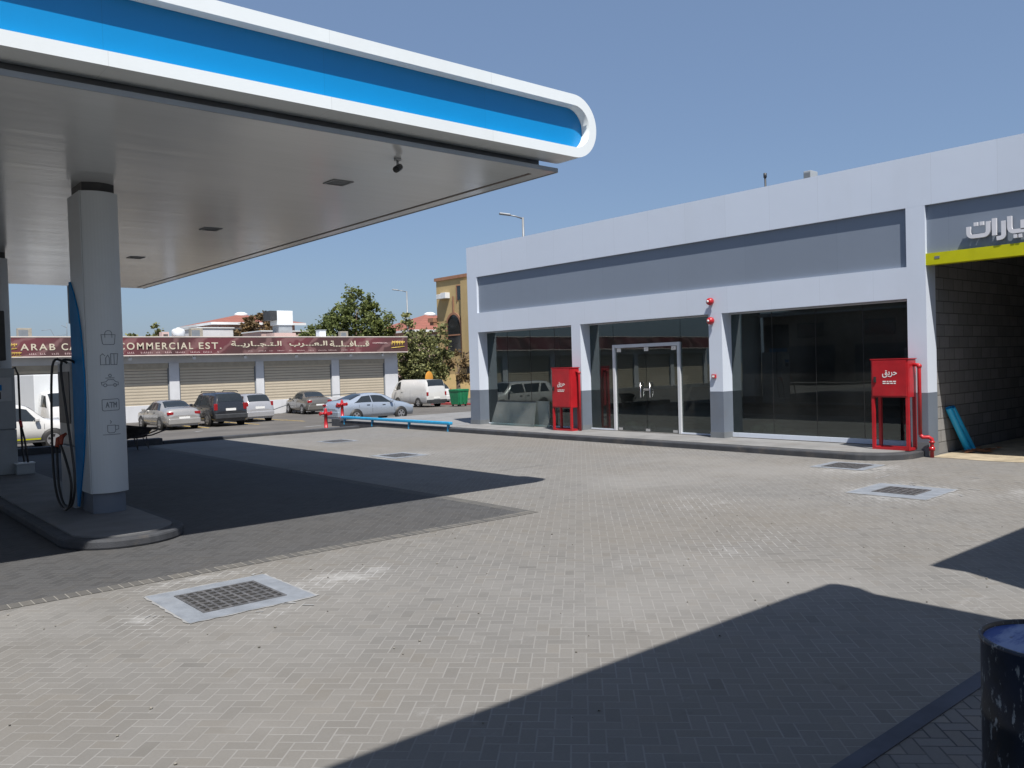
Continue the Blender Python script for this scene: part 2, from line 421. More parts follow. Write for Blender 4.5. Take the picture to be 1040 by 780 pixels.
# vehicle materials
def paint(name, c, met=0.35, dirt=0.05):
    return mat(name, c, 0.26, 0.03, 1.2, metallic=met, coat=1.0, dirt=dirt + .05)
M['p_silver'] = paint('silver_paint', (0.36, 0.35, 0.335))
M['p_black'] = paint('black_paint', (0.02, 0.022, 0.026), 0.1, 0.03)
M['p_silver2'] = paint('pale_silver_paint', (0.42, 0.42, 0.43))
M['p_grey'] = paint('dusty_grey_paint', (0.12, 0.115, 0.105), 0.2, 0.25)
M['p_blue'] = paint('ice_blue_paint', (0.36, 0.41, 0.48))
M['p_white'] = paint('white_van_paint', (0.56, 0.555, 0.54), 0.0)
M['carglass'] = mat('car_glass', (0.02, 0.024, 0.026), 0.08, 0.1, spec=0.8)
M['tail'] = mat('tail_lamp', (0.26, 0.012, 0.014), 0.2, 0.1, coat=0.5)
M['lamp'] = mat('head_lamp', (0.6, 0.62, 0.64), 0.12, 0.05, metallic=0.5)
M['plate'] = mat('number_plate', (0.72, 0.72, 0.70), 0.5, 0.04)
M['tyre'] = mat('tyre_rubber', (0.02, 0.02, 0.02), 0.8, 0.2)
M['rim'] = mat('alloy_rim', (0.45, 0.45, 0.46), 0.35, 0.08, metallic=0.7)

def soffit_material():
    t = NT('soffit_panels')
    sp = t.node('ShaderNodeSeparateXYZ'); t.l.new(t.coord(), sp.inputs[0])
    f = t.M('FRACT', t.M('DIVIDE', sp.outputs[1], 0.3))
    ln = t.M('LESS_THAN', f, 0.02)
    n = t.noise(0.5, 6, 0.65, stretch=(0.25, 1.0, 1))
    c = t.mix(t.ramp(n, 0.3, 0.7), (0.58, 0.605, 0.615), (0.64, 0.665, 0.675))
    c = t.mix(t.M('MULTIPLY', ln, 0.16), c, (0.25, 0.25, 0.25))
    t.l.new(c, t.p.inputs['Base Color'])
    rr = t.M('ADD', 0.09, t.M('MULTIPLY', t.noise(0.7, 5, 0.7, stretch=(0.3, 3, 1)), 0.18))
    t.l.new(rr, t.p.inputs['Roughness'])
    t.p.inputs['Specular IOR Level'].default_value = 0.8
    hgt = t.M('ADD', t.M('MULTIPLY', t.noise(1.3, 3, 0.5, stretch=(0.15, 2.2, 1)), 1.0), t.M('MULTIPLY', ln, -0.1))
    t.bump(hgt, 0.22, 0.02)
    return t.m
M['soffit'] = soffit_material()

def signboard_material():
    """dark red-brown printed sheet with diagonal pale and dark swathes"""
    t = NT('signboard_print')
    co = t.coord()
    n = t.noise(0.55, 3, 0.5, stretch=(1.0, 1, 1.3))
    sp = t.node('ShaderNodeSeparateXYZ'); t.l.new(co, sp.inputs[0])
    d = t.M('ADD', t.M('MULTIPLY', t.M('SUBTRACT', sp.outputs[0], t.M('MULTIPLY', sp.outputs[2], 1.1)), 1.1), t.M('MULTIPLY', n, 5.0))
    w = t.M('MULTIPLY_ADD', t.M('SINE', d), 0.5, 0.5)
    w2 = t.M('MULTIPLY_ADD', t.M('SINE', t.M('MULTIPLY', d, 2.7)), 0.5, 0.5)
    c = t.mix(w, (0.070, 0.032, 0.032), (0.135, 0.034, 0.042))
    c = t.mix(t.M('MULTIPLY', t.ramp(w2, 0.7, 1.0), 0.5), c, (0.25, 0.14, 0.135))
    t.l.new(c, t.p.inputs['Base Color']); t.p.inputs['Roughness'].default_value = 0.55
    return t.m
M['signprint'] = signboard_material()

def drum_material():
    t = NT('drum_paint')
    n = t.noise(9, 6, 0.75); n2 = t.noise(26, 5, 0.7, stretch=(1, 1, 0.35))
    c = t.mix(t.ramp(t.noise(2.5, 4), 0.4, 0.65), (0.008, 0.011, 0.016), (0.014, 0.022, 0.045))
    c = t.mix(t.M('MULTIPLY', t.ramp(n2, 0.57, 0.64), 0.8), c, (0.34, 0.37, 0.38))
    c = t.mix(t.M('MULTIPLY', t.ramp(n, 0.60, 0.72), 0.6), c, (0.05, 0.035, 0.02))
    t.l.new(c, t.p.inputs['Base Color']); t.p.inputs['Roughness'].default_value = 0.42
    t.bump(n, 0.3, 0.006)
    return t.m
M['drum'] = drum_material()
def drumtop_material():
    t = NT('drum_lid_paint')
    n = t.noise(5, 6, 0.7, stretch=(0.5, 2.0, 1))
    c = t.mix(t.ramp(n, 0.4, 0.6), (0.045, 0.085, 0.28), (0.22, 0.28, 0.46))
    c = t.mix(t.M('MULTIPLY', t.ramp(t.noise(14, 4), 0.68, 0.78), 0.7), c, (0.05, 0.05, 0.055))
    t.l.new(c, t.p.inputs['Base Color']); t.p.inputs['Roughness'].default_value = 0.5; t.p.inputs['Specular IOR Level'].default_value = 0.12
    t.bump(n, 0.3, 0.006)
    return t.m
M['drumtop'] = drumtop_material()

# ------------------------------------------------------------------ text
AR = {'ا': ('\ufe8d', '\ufe8e', None, None), 'ب': ('\ufe8f', '\ufe90', '\ufe91', '\ufe92'), 'ة': ('\ufe93', '\ufe94', None, None),
      'ت': ('\ufe95', '\ufe96', '\ufe97', '\ufe98'), 'ج': ('\ufe9d', '\ufe9e', '\ufe9f', '\ufea0'), 'ح': ('\ufea1', '\ufea2', '\ufea3', '\ufea4'),
      'ر': ('\ufead', '\ufeae', None, None), 'ع': ('\ufec9', '\ufeca', '\ufecb', '\ufecc'), 'ف': ('\ufed1', '\ufed2', '\ufed3', '\ufed4'),
      'ق': ('\ufed5', '\ufed6', '\ufed7', '\ufed8'), 'ل': ('\ufedd', '\ufede', '\ufedf', '\ufee0'), 'ي': ('\ufef1', '\ufef2', '\ufef3', '\ufef4'),
      'ـ': ('\u0640', '\u0640', '\u0640', '\u0640')}
def arab(s):
    out = []
    for k, ch in enumerate(s):
        if ch not in AR: out.append(ch); continue
        prev = k > 0 and s[k - 1] in AR and AR[s[k - 1]][2] is not None
        nxt = k < len(s) - 1 and s[k + 1] in AR and AR[ch][2] is not None
        iso, fin, ini, med = AR[ch]
        out.append(med if prev and nxt else fin if prev else ini if nxt else iso)
    return ''.join(out[::-1])

def text(name, s, mtl, parent, width, height, M4, depth=0.01, bold=0.0, spacing=1.0):
    """lettering as a flat mesh scaled to width x height, its lower left corner at M4's origin (local x right, y up)"""
    cu = bpy.data.curves.new('t', 'FONT'); cu.body = s; cu.extrude = 0.02; cu.offset = bold; cu.space_character = spacing
    o = bpy.data.objects.new('t', cu); col.objects.link(o)
    bpy.context.view_layer.update()
    me = bpy.data.meshes.new_from_object(o.evaluated_get(bpy.context.evaluated_depsgraph_get()))
    bpy.data.objects.remove(o); bpy.data.curves.remove(cu)
    xs = [v.co.x for v in me.vertices] or [0, 1]; ys = [v.co.y for v in me.vertices] or [0, 1]
    sx = width / max(1e-4, max(xs) - min(xs)); sy = height / max(1e-4, max(ys) - min(ys))
    x0, y0 = min(xs), min(ys)
    for v in me.vertices:
        v.co = M4 @ Vector(((v.co.x - x0) * sx, (v.co.y - y0) * sy, (v.co.z / 0.02) * depth * 0.5))
    me.materials.clear(); me.materials.append(mtl); me.name = name
    ob = bpy.data.objects.new(name, me); col.objects.link(ob)
    if parent: ob.parent = parent
    return ob
def face_negY(x, y, z): return Matrix.Translation((x, y, z)) @ Matrix.Rotation(PI / 2, 4, 'X')
def face_negX(x, y, z): return Matrix.Translation((x, y, z)) @ Matrix.Rotation(-PI / 2, 4, 'Z') @ Matrix.Rotation(PI / 2, 4, 'X')

# ================================================================== THE SETTING
def lot_z(y):
    P = [(-400, -0.20), (27.0, -0.14), (33, -0.36), (40, -0.52), (55, -0.66), (90, -0.8), (900, -1.0)]
    for (a, za), (b, zb) in zip(P, P[1:]):
        if a <= y <= b: return za + (zb - za) * (y - a) / (b - a)
    return P[-1][1]
def sheet(name, xs, ys, zf, mtl):
    m = MB(); bm = m.bm
    g = [[bm.verts.new((x, y, zf(x, y))) for x in xs] for y in ys]
    for a in range(len(ys) - 1):
        for b in range(len(xs) - 1):
            bm.faces.new([g[a][b], g[a][b + 1], g[a + 1][b + 1], g[a + 1][b]])
    return tag(m.build(name, mtl), kind='structure')
sheet('ground', [-500, -60, -20, 60, 140, 600], [-400, -60, 27.0, 33, 40, 55, 90, 300, 900], lambda x, y: lot_z(y) - 0.06, M['farground'])
sheet('parking_lot', [-60, -30, 0, 20, 40, 60], [27.15, 30, 33, 36, 40, 47, 55, 62], lambda x, y: lot_z(y), M['asphalt'])
def flat(name, x0, x1, y0, y1, z, mtl, kind='structure'):
    o = MB().quad((x0, y0, z), (x1, y0, z), (x1, y1, z), (x0, y1, z)).build(name, mtl)
    return tag(o, kind=kind)
m = MB()
m.quad((-30, -30, 0), (30, -30, 0), (30, 27.1, 0), (-30, 27.1, 0)).quad((-30, 27.1, -0.3), (-30, 27.1, 0), (30, 27.1, 0), (30, 27.1, -0.3))
tag(m.build('paving', M['pav']), kind='structure')
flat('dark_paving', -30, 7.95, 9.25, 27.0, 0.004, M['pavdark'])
m = MB().quad((-30, 9.05, 0.0045), (8.15, 9.05, 0.0045), (8.15, 9.25, 0.0045), (-30, 9.25, 0.0045))
tag(m.build('paving_border', M['soldier']), kind='structure')
m = MB().quad((7.95, 9.25, 0.0045), (8.15, 9.25, 0.0045), (8.15, 27.0, 0.0045), (7.95, 27.0, 0.0045))
tag(m.build('paving_border', brickmat('soldier_course_side', (0.075, 0.074, 0.073), (0.10, 0.098, 0.09), (0.15, 0.145, 0.14), 0.1, 5.0, 1, 0.008)), kind='structure')
flat('walkway', -3, 9.5, -3, 2.14, 0.004, M['pav2'])
tag(MB().box(-3, 9.5, 2.14, 2.25, -0.05, 0.012).build('edging_strip', mat('edging', (0.055, 0.062, 0.085), 0.8, 0.2)), kind='structure')
# far edge kerb of the forecourt
tag(MB().box(3.0, 8.6, 26.95, 27.3, -0.3, 0.2, bev=0.02).box(8.62, 15.6, 26.98, 27.25, -0.3, 0.10, bev=0.02).build('kerb', M['kerb']), kind='structure')
# white parking lines and yellow bay lines
m = MB()
for x in (12.6, 15.45, 18.05, 20.6):
    for y in (41.5, 44.0, 46.5):
        m.quad((x, y, lot_z(y) + 0.006), (x + 0.12, y, lot_z(y) + 0.006), (x + 0.12, y + 2.5, lot_z(y + 2.5) + 0.02), (x, y + 2.5, lot_z(y + 2.5) + 0.02))
tag(m.build('bay_marking', mat('yellow_line', (0.48, 0.33, 0.08), 0.8, 0.2)), kind='structure')
m = MB()
for (x, y, l) in ((17.6, 35.2, 1.1), (13.8, 38.5, 0.5), (21.0, 33.5, 0.7)):
    z = lot_z(y) + 0.012
    m.quad((x, y, z), (x + l, y + 0.5, lot_z(y + .5) + 0.012), (x + l, y + 0.75, lot_z(y + .75) + 0.012), (x, y + 0.35, lot_z(y + .35) + 0.012))
tag(m.build('road_marking', M['mortar']), kind='structure')

# sidewalk in front of the shop: slab + dark rounded kerb
def rounded_end(x0, x1, y0, y1, r, n=8):
    """outline, near corner (x0,y0) rounded"""
    pts = [(x1, y0)]
    for k in range(n + 1):
        a = -PI / 2 - (PI / 2) * k / n
        pts.append((x0 + r + r * math.cos(a), y0 + r + r * math.sin(a)))
    pts += [(x0, y1), (x1, y1)]
    return pts
tag(MB().prism(rounded_end(16.42, 18.1, 7.72, 30.0, 1.0), 'z', -0.4, 0.135, bev=0.03).build('kerb', M['kerb']), kind='structure')
tag(MB().prism(rounded_end(16.60, 18.1, 7.92, 29.9, 0.85), 'z', 0.0, 0.150).build('sidewalk', M['walk']), kind='structure')
tag(MB().box(18.1, 40.0, 23.2, 29.95, -0.6, 0.13).build('side_pavement', M['walk']), kind='structure')

# sandy floor of the garage bay (ragged edge towards the paving)
m = MB(); bm = m.bm
edge = [(17.75 + 0.25 * math.sin(k * 1.7) * random.random(), 7.6 - k * 0.45) for k in range(31)]
for a, b in zip(edge, edge[1:]):
    m.quad((a[0], a[1], 0.006), (b[0], b[1], 0.006), (30, b[1], 0.012), (30, a[1], 0.012))
tag(m.build('sand_floor', M['sand']), kind='structure')

# ================================================================== CANOPY
can = empty('station_canopy', (3.4, 13.7, 0), label='large white fuel station canopy with blue fascia stripe on a round-cornered pillar', cat='canopy')
CI = can.matrix_basis.copy()
def cpart(mb, name, mtl, parent=None, loc=Vector((3.4, 13.7, 0))):
    """build in world coordinates under an Empty at loc"""
    o = mb.build(name, mtl, parent)
    o.matrix_parent_inverse = Matrix.Translation(-loc)
    return o
def ring2(x0, x1, z0, z1, r, n=14, right=True):
    pts = [(x0, z0)]
    for k in range(n + 1):
        a = -PI / 2 + PI / 2 * k / n
        pts.append((x1 - r + r * math.cos(a), z0 + r + r * math.sin(a)))
    for k in range(n + 1):
        a = PI / 2 * k / n
        pts.append((x1 - r + r * math.cos(a), z1 - r + r * math.sin(a)))
    pts.append((x0, z1))
    return pts
XL = -13.0
outer = ring2(XL, 9.2, 5.155, 6.065, 0.45)
inner = ring2(XL, 9.055, 5.30, 5.91, 0.30)
m = MB(); bm = m.bm
Y0, Y1 = 8.7, 9.16
def vr(pts, y): return [bm.verts.new((p[0], y, p[1])) for p in pts]
A0, A1, B0, B1 = vr(outer, Y0), vr(outer, Y1), vr(inner, Y0), vr(inner, Y1)
n = len(outer)
for k in range(n - 1):
    bm.faces.new([A0[k], A0[k + 1], B0[k + 1], B0[k]])
    f = bm.faces.new([A0[k], A1[k], A1[k + 1], A0[k + 1]]); f.smooth = 0 < k < n - 2
    f = bm.faces.new([B0[k], B0[k + 1], B1[k + 1], B1[k]]); f.smooth = 0 < k < n - 2
    bm.faces.new([A1[k], B1[k], B1[k + 1], A1[k + 1]])
bmesh.ops.recalc_face_normals(bm, faces=bm.faces)
cpart(m, 'fascia_frame', M['fasciawhite'], can)
m = MB().prism(ring2(XL, 9.05, 5.302, 5.908, 0.298), 'y', 8.855, 8.875)
cpart(m, 'blue_panel', M['bluepanel'], can)
# roof body behind the fascia, dark shadow neck, soffit plate
cpart(MB().box(XL, 9.02, 9.165, 28.5, 5.5, 5.98).box(XL, 8.55, 9.3, 28.3, 5.22, 5.499), 'roof_deck', M['white'], can)
cpart(MB().box(XL, 8.5, 9.22, 28.45, 5.045, 5.215), 'neck', M['grey'], can)
cpart(MB().box(XL, 8.70, 9.05, 28.6, 5.0, 5.042), 'soffit', M['soffit'], can)
cpart(MB().box(XL, 8.704, 9.028, 9.05, 4.99, 5.05).box(8.70, 8.72, 9.05, 28.6, 4.99, 5.05), 'edge_lip', M['lightgrey'], can)
cpart(MB().box(8.40, 8.46, 9.35, 28.3, 4.994, 5.0005), 'edge_groove', mat('groove_brown', (0.10, 0.075, 0.06), 0.6, 0.1), can)
for (x, y) in ((6.36, 11.4), (6.3, 16.4), (6.3, 21.2)):
    m = MB()
    s_ = 0.17
    m.box(x - s_, x + s_, y - s_, y - s_ + 0.035, 4.988, 5.0005).box(x - s_, x + s_, y + s_ - 0.035, y + s_, 4.988, 5.0005)
    m.box(x - s_, x - s_ + 0.035, y - s_ + .035, y + s_ - .035, 4.988, 5.0005).box(x + s_ - 0.035, x + s_, y - s_ + .035, y + s_ - .035, 4.988, 5.0005)
    fr = cpart(m, 'light_fixture', M['grey'], can)
    m2 = MB()
    for q in (-0.09, -0.03, 0.03, 0.09):
        m2.box(x - s_ + .035, x + s_ - .035, y + q - 0.008, y + q + 0.008, 4.991, 5.0003)
    g_ = m2.build('louvre', M['grey'], fr)

# pillar: flat -X face, bulged front, plinth, dark neck, blue curve on the side
BU = .11
def pillar(cx, y0, parent, icons):
    x0, x1, y1 = cx - 0.3, cx + 0.22, y0 + 0.68
    pts = []
    for k in range(13):
        u = k / 12
        pts.append((x0 + (x1 - x0) * u, y0 - BU * (1 - (2 * u - 1) ** 2)))
    pts += [(x1 + 0.02, y0 + 0.06), (x1 + 0.02, y1 - 0.04), (x1 - 0.03, y1), (x0, y1)]
    # rise along front: slightly lower on the side face
    p = cpart(MB().prism(pts, 'z', 0.45, 4.86), 'pillar', mat('pillar_sheet', (0.52, 0.56, 0.585), 0.4, 0.03, 0.8, dirt=0.05), parent)
    w0 = lambda mb, nm, mt: mb.build(nm, mt, p)
    w0(MB().prism([(x0 + .05 + (x1 - x0 - .08) * (a - x0) / (x1 - x0), y0 + .05 + (b - y0) * .85) for a, b in pts], 'z', 4.862, 5.0), 'neck', M['dark'])
    w0(MB().prism([(x0 + .04 + (x1 - x0 - .07) * (a - x0) / (x1 - x0), y0 + .05 + (b - y0) * .88) for a, b in pts], 'z', 0.14, 0.449), 'plinth', M['greyclad'])
    # blue side curve: y range front edge bulges at mid height
    pl = [(y1 + 0.03, 0.2), (y1 + 0.03, 3.6)]
    ctl = [(.65, 3.6), (.45, 3.4), (.26, 3.15), (.13, 2.82), (.07, 2.5), (.03, 2.2), (.03, 1.9), (.07, 1.6), (.14, 1.3), (.24, 1.0), (.38, .7), (.52, .42), (.62, .2)]
    pl += [(y0 + q, z) for q, z in ctl]
    w0(MB().prism(pl, 'x', x0 - 0.022, x0 - 0.002), 'blue_fin', M['bluefin'])
    w0(MB().box(x0 - 0.02, x0 + 0.12, y1 + 0.035, y1 + 0.14, 2.98, 3.56, bev=0.01), 'side_box', M['grey'])
    w0(MB().box(x0 + 0.01, x0 + 0.04, y0 - 0.015, y0 + 0.0, 0.46, 4.85), 'corner_trim', M['lightgrey'])
    if icons:
        def yf(x):  # front surface
            u = (x - x0) / (x1 - x0); return y0 - BU * (1 - (2 * u - 1) ** 2) - 0.002
        def stroke(mb, pl, w=0.009):
            fine = []
            for (ax, az), (bx, bz) in zip(pl, pl[1:]):
                k_ = max(1, int(abs(bx - ax) / .03))
                fine += [((ax + (bx - ax) * i / k_, az + (bz - az) * i / k_), (ax + (bx - ax) * (i + 1) / k_, az + (bz - az) * (i + 1) / k_)) for i in range(k_)]
            for (ax, az), (bx, bz) in fine:
                dx, dz = bx - ax, bz - az; L = math.hypot(dx, dz) or 1
                nx, nz = -dz / L * w / 2, dx / L * w / 2
                ex, ez = dx / L * w / 2, dz / L * w / 2
                q = [(ax + nx - ex, az + nz - ez), (ax - nx - ex, az - nz - ez), (bx - nx + ex, bz - nz + ez), (bx + nx + ex, bz + nz + ez)]
                mb.quad(*[(a, yf(a) - 0.0015, b) for a, b in q])
        def arc(cx_, cz_, r, a0, a1, n=10): return [(cx_ + r * math.cos(a0 + (a1 - a0) * k / n), cz_ + r * math.sin(a0 + (a1 - a0) * k / n)) for k in range(n + 1)]
        X = 3.495
        # shopping basket
        m_ = MB(); z = 2.70
        stroke(m_, [(X - .10, z + .07), (X - .085, z - .06), (X - .07, z - .075), (X + .07, z - .075), (X + .085, z - .06), (X + .10, z + .07), (X - .10, z + .07)])
        stroke(m_, arc(X, z + .08, .05, 0, PI))
        stroke(m_, [(X - .05, z + .08), (X - .05, z + .03)]); stroke(m_, [(X + .05, z + .08), (X + .05, z + .03)])
        w0(m_, 'basket_icon', M['line'])
        m_ = MB(); z = 2.41
        stroke(m_, [(X - .12, z + .05), (X - .12, z - .08), (X - .06, z - .08)]); stroke(m_, [(X - .12, z + .05), (X - .09, z + .08), (X - .06, z + .05)])
        stroke(m_, [(X - .05, z - .08), (X - .05, z + .02), (X - .02, z + .06), (X, z + .02), (X, z - .08), (X - .05, z - .08)])
        stroke(m_, [(X + .02, z - .08), (X + .02, z + .08), (X + .07, z + .08), (X + .07, z - .08), (X + .02, z - .08)])
        stroke(m_, [(X + .07, z + .08), (X + .13, z + .08), (X + .11, z - .08), (X + .07, z - .08)])
        w0(m_, 'wash_icon', M['line'])
        m_ = MB(); z = 2.06
        stroke(m_, [(X - .11, z - .03), (X - .12, z + .01), (X - .06, z + .02), (X - .03, z + .05), (X + .05, z + .05), (X + .08, z + .02), (X + .12, z + .01), (X + .12, z - .03), (X + .08, z - .03)])
        stroke(m_, arc(X - .07, z - .03, .022, 0, 2 * PI)); stroke(m_, arc(X + .07, z - .03, .022, 0, 2 * PI)); stroke(m_, [(X - .045, z - .03), (X + .045, z - .03)])
        stroke(m_, [(X - .06, z + .075), (X + .06, z + .075)]); stroke(m_, arc(X, z + .11, .02, 0, 2 * PI))
        w0(m_, 'car_icon', M['line'])
        m_ = MB(); z = 1.74
        stroke(m_, [(X - .11, z + .08), (X + .10, z + .085), (X + .12, z + .07), (X + .12, z - .07), (X + .10, z - .08), (X - .10, z - .085), (X - .12, z - .07), (X - .12, z + .07), (X - .11, z + .08)])
        stroke(m_, [(X - .07, z - .035), (X - .05, z + .035), (X - .03, z - .035)], .012); stroke(m_, [(X - .06, z - .01), (X - .04, z - .01)], .01)
        stroke(m_, [(X - .02, z + .035), (X + .03, z + .035)], .012); stroke(m_, [(X + .005, z + .035), (X + .005, z - .035)], .012)
        stroke(m_, [(X + .04, z - .035), (X + .04, z + .035), (X + .06, z), (X + .08, z + .035), (X + .08, z - .035)], .012)
        w0(m_, 'atm_icon', M['line'])
        m_ = MB(); z = 1.40
        stroke(m_, [(X - .06, z + .04), (X - .06, z - .05), (X - .04, z - .07), (X + .03, z - .07), (X + .05, z - .05), (X + .05, z + .04), (X - .06, z + .04)])
        stroke(m_, [(X + .05, z + .03), (X + .10, z + .03), (X + .10, z - .02), (X + .05, z - .03)])
        stroke(m_, [(X - .12, z - .095), (X + .12, z - .095)]); stroke(m_, [(X - .02, z + .07), (X - .005, z + .09), (X - .02, z + .11)])
        w0(m_, 'cup_icon', M['line'])
pillar(3.5, 13.3, can, True)
pillar(3.45, 21.6, can, False)

# security camera under the soffit
sc = empty('security_camera', (6.31, 9.67, 5.0), label='small dark dome camera on a bracket hanging under the canopy edge', cat='camera')
MB().lathe([(0.05, -0.03), (0.05, 0.0)], 14).tube([(0, 0, -0.03), (0, 0, -0.12)], 0.017).build('bracket', M['lightgrey'], sc)
MB().tube([(0.06, 0.04, -0.10), (-0.07, -0.06, -0.17)], 0.045, 12).build('camera_body', M['dark'], sc)
MB().ball((-0.085, -0.072, -0.178), 0.035, 0.035, 0.035).build('lens', M['black'], sc)

# pump island
isl = MB()
def capsule(x0, x1, y0, y1, r, n=10):
    pts = []
    for (cx_, cy_, a0) in ((x0 + r, y0 + r, PI), (x1 - r, y0 + r, 1.5 * PI), (x1 - r, y1 - r, 0), (x0 + r, y1 - r, PI / 2)):
        for k in range(n + 1):
            a = a0 + PI / 2 * k / n
            pts.append((cx_ + r * math.cos(a), cy_ + r * math.sin(a)))
    return pts
tag(isl.prism(capsule(2.45, 3.98, 11.1, 26.0, 0.755), 'z', 0.0, 0.13, bev=0.03).build('pump_island_kerb', M['kerb']), kind='structure')
tag(MB().prism(capsule(2.60, 3.83, 11.25, 25.85, 0.61), 'z', 0.05, 0.15).build('pump_island', M['island']), kind='structure')

# fuel dispensers
def dispenser(loc, label, near, w=.33, l=.5):
    d = empty('fuel_dispenser', loc, label=label, cat='fuel pump', group='fuel dispensers on the pump island')
    h = 2.24
    MB().box(-w, w, -l, l, 0.0, 0.95, bev=0.015).box(-w, w, -l, l, 0.955, h, bev=0.02).build('cabinet', M['lightgrey'], d)
    dis = MB().box(-w * .8, w * .8, -l - .012, -l + .004, 1.55, 2.05, bev=0.004).build('display_panel', mat('panel_grey', (0.42, 0.44, 0.46), 0.4, 0.06), d)
    MB().box(-w * .62, w * .25, -l - .018, -l - .011, 1.78, 1.9).build('display_label', M['bluefin'], dis)
    MB().box(-w * .6, -w * .6 + .26, -l - .017, -l - .011, 1.60, 1.75, bev=.003).build('keypad', M['dark'], dis)
    MB().box(-w - .012, -w + .004, -l * .85, l * .85, 1.3, 2.1, bev=0.004).build('side_display', M['dark'], d)
    if near:
        for (pth, nz) in (([(-.2, -.2, h - .05), (-.33, -.24, h + .03), (-.47, -.26, h - .06), (-.47, -.06, 1.2), (-.48, -.12, .55), (-.48, -.3, .2), (-.49, -.72, .06), (-.50, -1.12, .16), (-.5, -1.28, .5), (-.49, -.95, .82), (-.45, -.5, 1.0)], 0),
                          ([(-.2, -.62, h - .05), (-.33, -.70, h + .03), (-.46, -.76, h - .06), (-.46, -1.0, 1.45), (-.47, -1.36, .62), (-.49, -1.25, .2), (-.49, -.8, .12), (-.48, -.42, .4), (-.45, -.25, .95)], 1)):
            pts_ = []
            V_ = [Vector(p) for p in pth]
            for i in range(len(V_) - 1):
                p0, p1, p2, p3 = V_[max(0, i - 1)], V_[i], V_[i + 1], V_[min(len(V_) - 1, i + 2)]
                for q in range(5):
                    t_ = q / 5
                    pts_.append(.5 * ((2 * p1) + (p2 - p0) * t_ + (2 * p0 - 5 * p1 + 4 * p2 - p3) * t_ ** 2 + (3 * p1 - p0 - 3 * p2 + p3) * t_ ** 3))
            pts_.append(V_[-1])
            hz = MB().tube(pts_, .018, 10).build('hose', M['black'], d)
            e = V_[-1]
            MB().tube([e, e + Vector((.03, .05, .12)), e + Vector((.10, .08, .16))], [.03, .036, .02], 8).build('nozzle', M['nozzle'], hz)
        MB().box(-.24, -.10, -.72, -l - .001, h - .10, h - .03, bev=.01).build('hose_arm', M['grey'], d)
    for (sx, sy, tilt) in (() if near else ((-1, -0.25, -.02), (-1, 0.2, 0.05), (1, -0.3, 0.03))):
        x = sx * (w + 0.05)
        hz = MB().tube([(sx * w * .9, sy, h - .03), (x, sy, h + 0.02), (x + sx * .05, sy - .02, h - .15), (x + sx * .05, sy - .05 + tilt, 1.2), (x + sx * .06, sy - .12 + tilt, 0.45),
                        (x + sx * .08, sy - .22 + tilt, 0.14), (x + sx * .1, sy - .34 + tilt, 0.10), (x + sx * .1, sy - .42 + tilt, 0.25), (x + sx * .06, sy - .36 + tilt, 0.75), (x + sx * .03, sy - .28 + tilt, 0.98)], 0.022, 8).build('hose', M['black'], d)
        MB().tube([(x + sx * .03, sy - .28 + tilt, 0.98), (x + sx * .02, sy - .24 + tilt, 1.10), (x + sx * .02, sy - .12 + tilt, 1.13)], [0.03, 0.035, 0.018], 8).build('nozzle', M['red'] if sy < 0 else M['green'], hz)
    if not near:
        MB().box(-.42, .20, -.45, .40, 2.41, 3.46, bev=.02).build('header_box', M['dark'], d)
        MB().box(-.36, .02, -.36, .3, 2.241, 2.409).build('header_neck', M['bluefin'], d)
    return d
dispenser((3.43, 14.5, 0.15), 'narrow grey fuel dispenser with looped black hoses behind the pillar with icons', True, .26, .40)
dispenser((3.18, 20.85, 0.15), 'wide light grey fuel dispenser with blue display label at the left picture edge', False)
tb = empty('meter_box', (3.6, 20.2, 0.15), label='small white box standing on the pump island beside the far dispenser', cat='box')
MB().box(-.17, .17, -.12, .12, 0, .22, bev=.015).build('box_body', M['lightgrey'], tb)
MB().box(-.18, .18, -.13, .13, .22, .245, bev=.006).build('lid', M['white'], tb)

# ================================================================== SHOP BUILDING
XF = 17.8
shop = empty('shop_building', (18.2, 15, 0), label='long single storey shop building clad in silver panels with glazed front and garage bay', cat='building')
def sp_(mb, name, mtl, parent=shop, loc=Vector((18.2, 15, 0))):
    o = mb.build(name, mtl, parent)
    if parent is shop: o.matrix_parent_inverse = Matrix.Translation(-loc)
    return o
YE = -8.0     # right end
COLS = [(22.63, 23.15), (17.70, 18.08), (12.68, 13.08), (7.64, 8.03), (2.6, 3.0), (-2.4, -2.0), (YE, YE + .4)]
sp_(MB().box(XF, XF + 0.3, YE, 23.15, 5.20, 6.25), 'top_band', M['facade'])
sp_(MB().box(XF, XF + 0.3, 8.03, 22.629, 3.31, 3.97), 'lintel', M['facade'])
for (a, b) in COLS:
    big = a > 20
    dp = .45 if a < 8 else .85
    cl = sp_(MB().box(XF, XF + dp, a, b, 1.332, 5.199 if (a < 8 or big) else 3.3095), 'column', M['facade'])
    MB().box(XF - 0.003, XF + dp + .003, a - 0.003, b + 0.003, 0.30, 1.331).build('grey_cladding', M['greyclad'], cl)
    MB().box(XF - 0.012, XF + dp + .01, a - 0.012, b + 0.012, 0.0, 0.2995).build('plinth', M['grey'], cl)
sp_(MB().box(XF + 0.077, XF + 0.2, 8.03, 22.61, 3.9705, 5.1995), 'recess_panel', M['recess'])
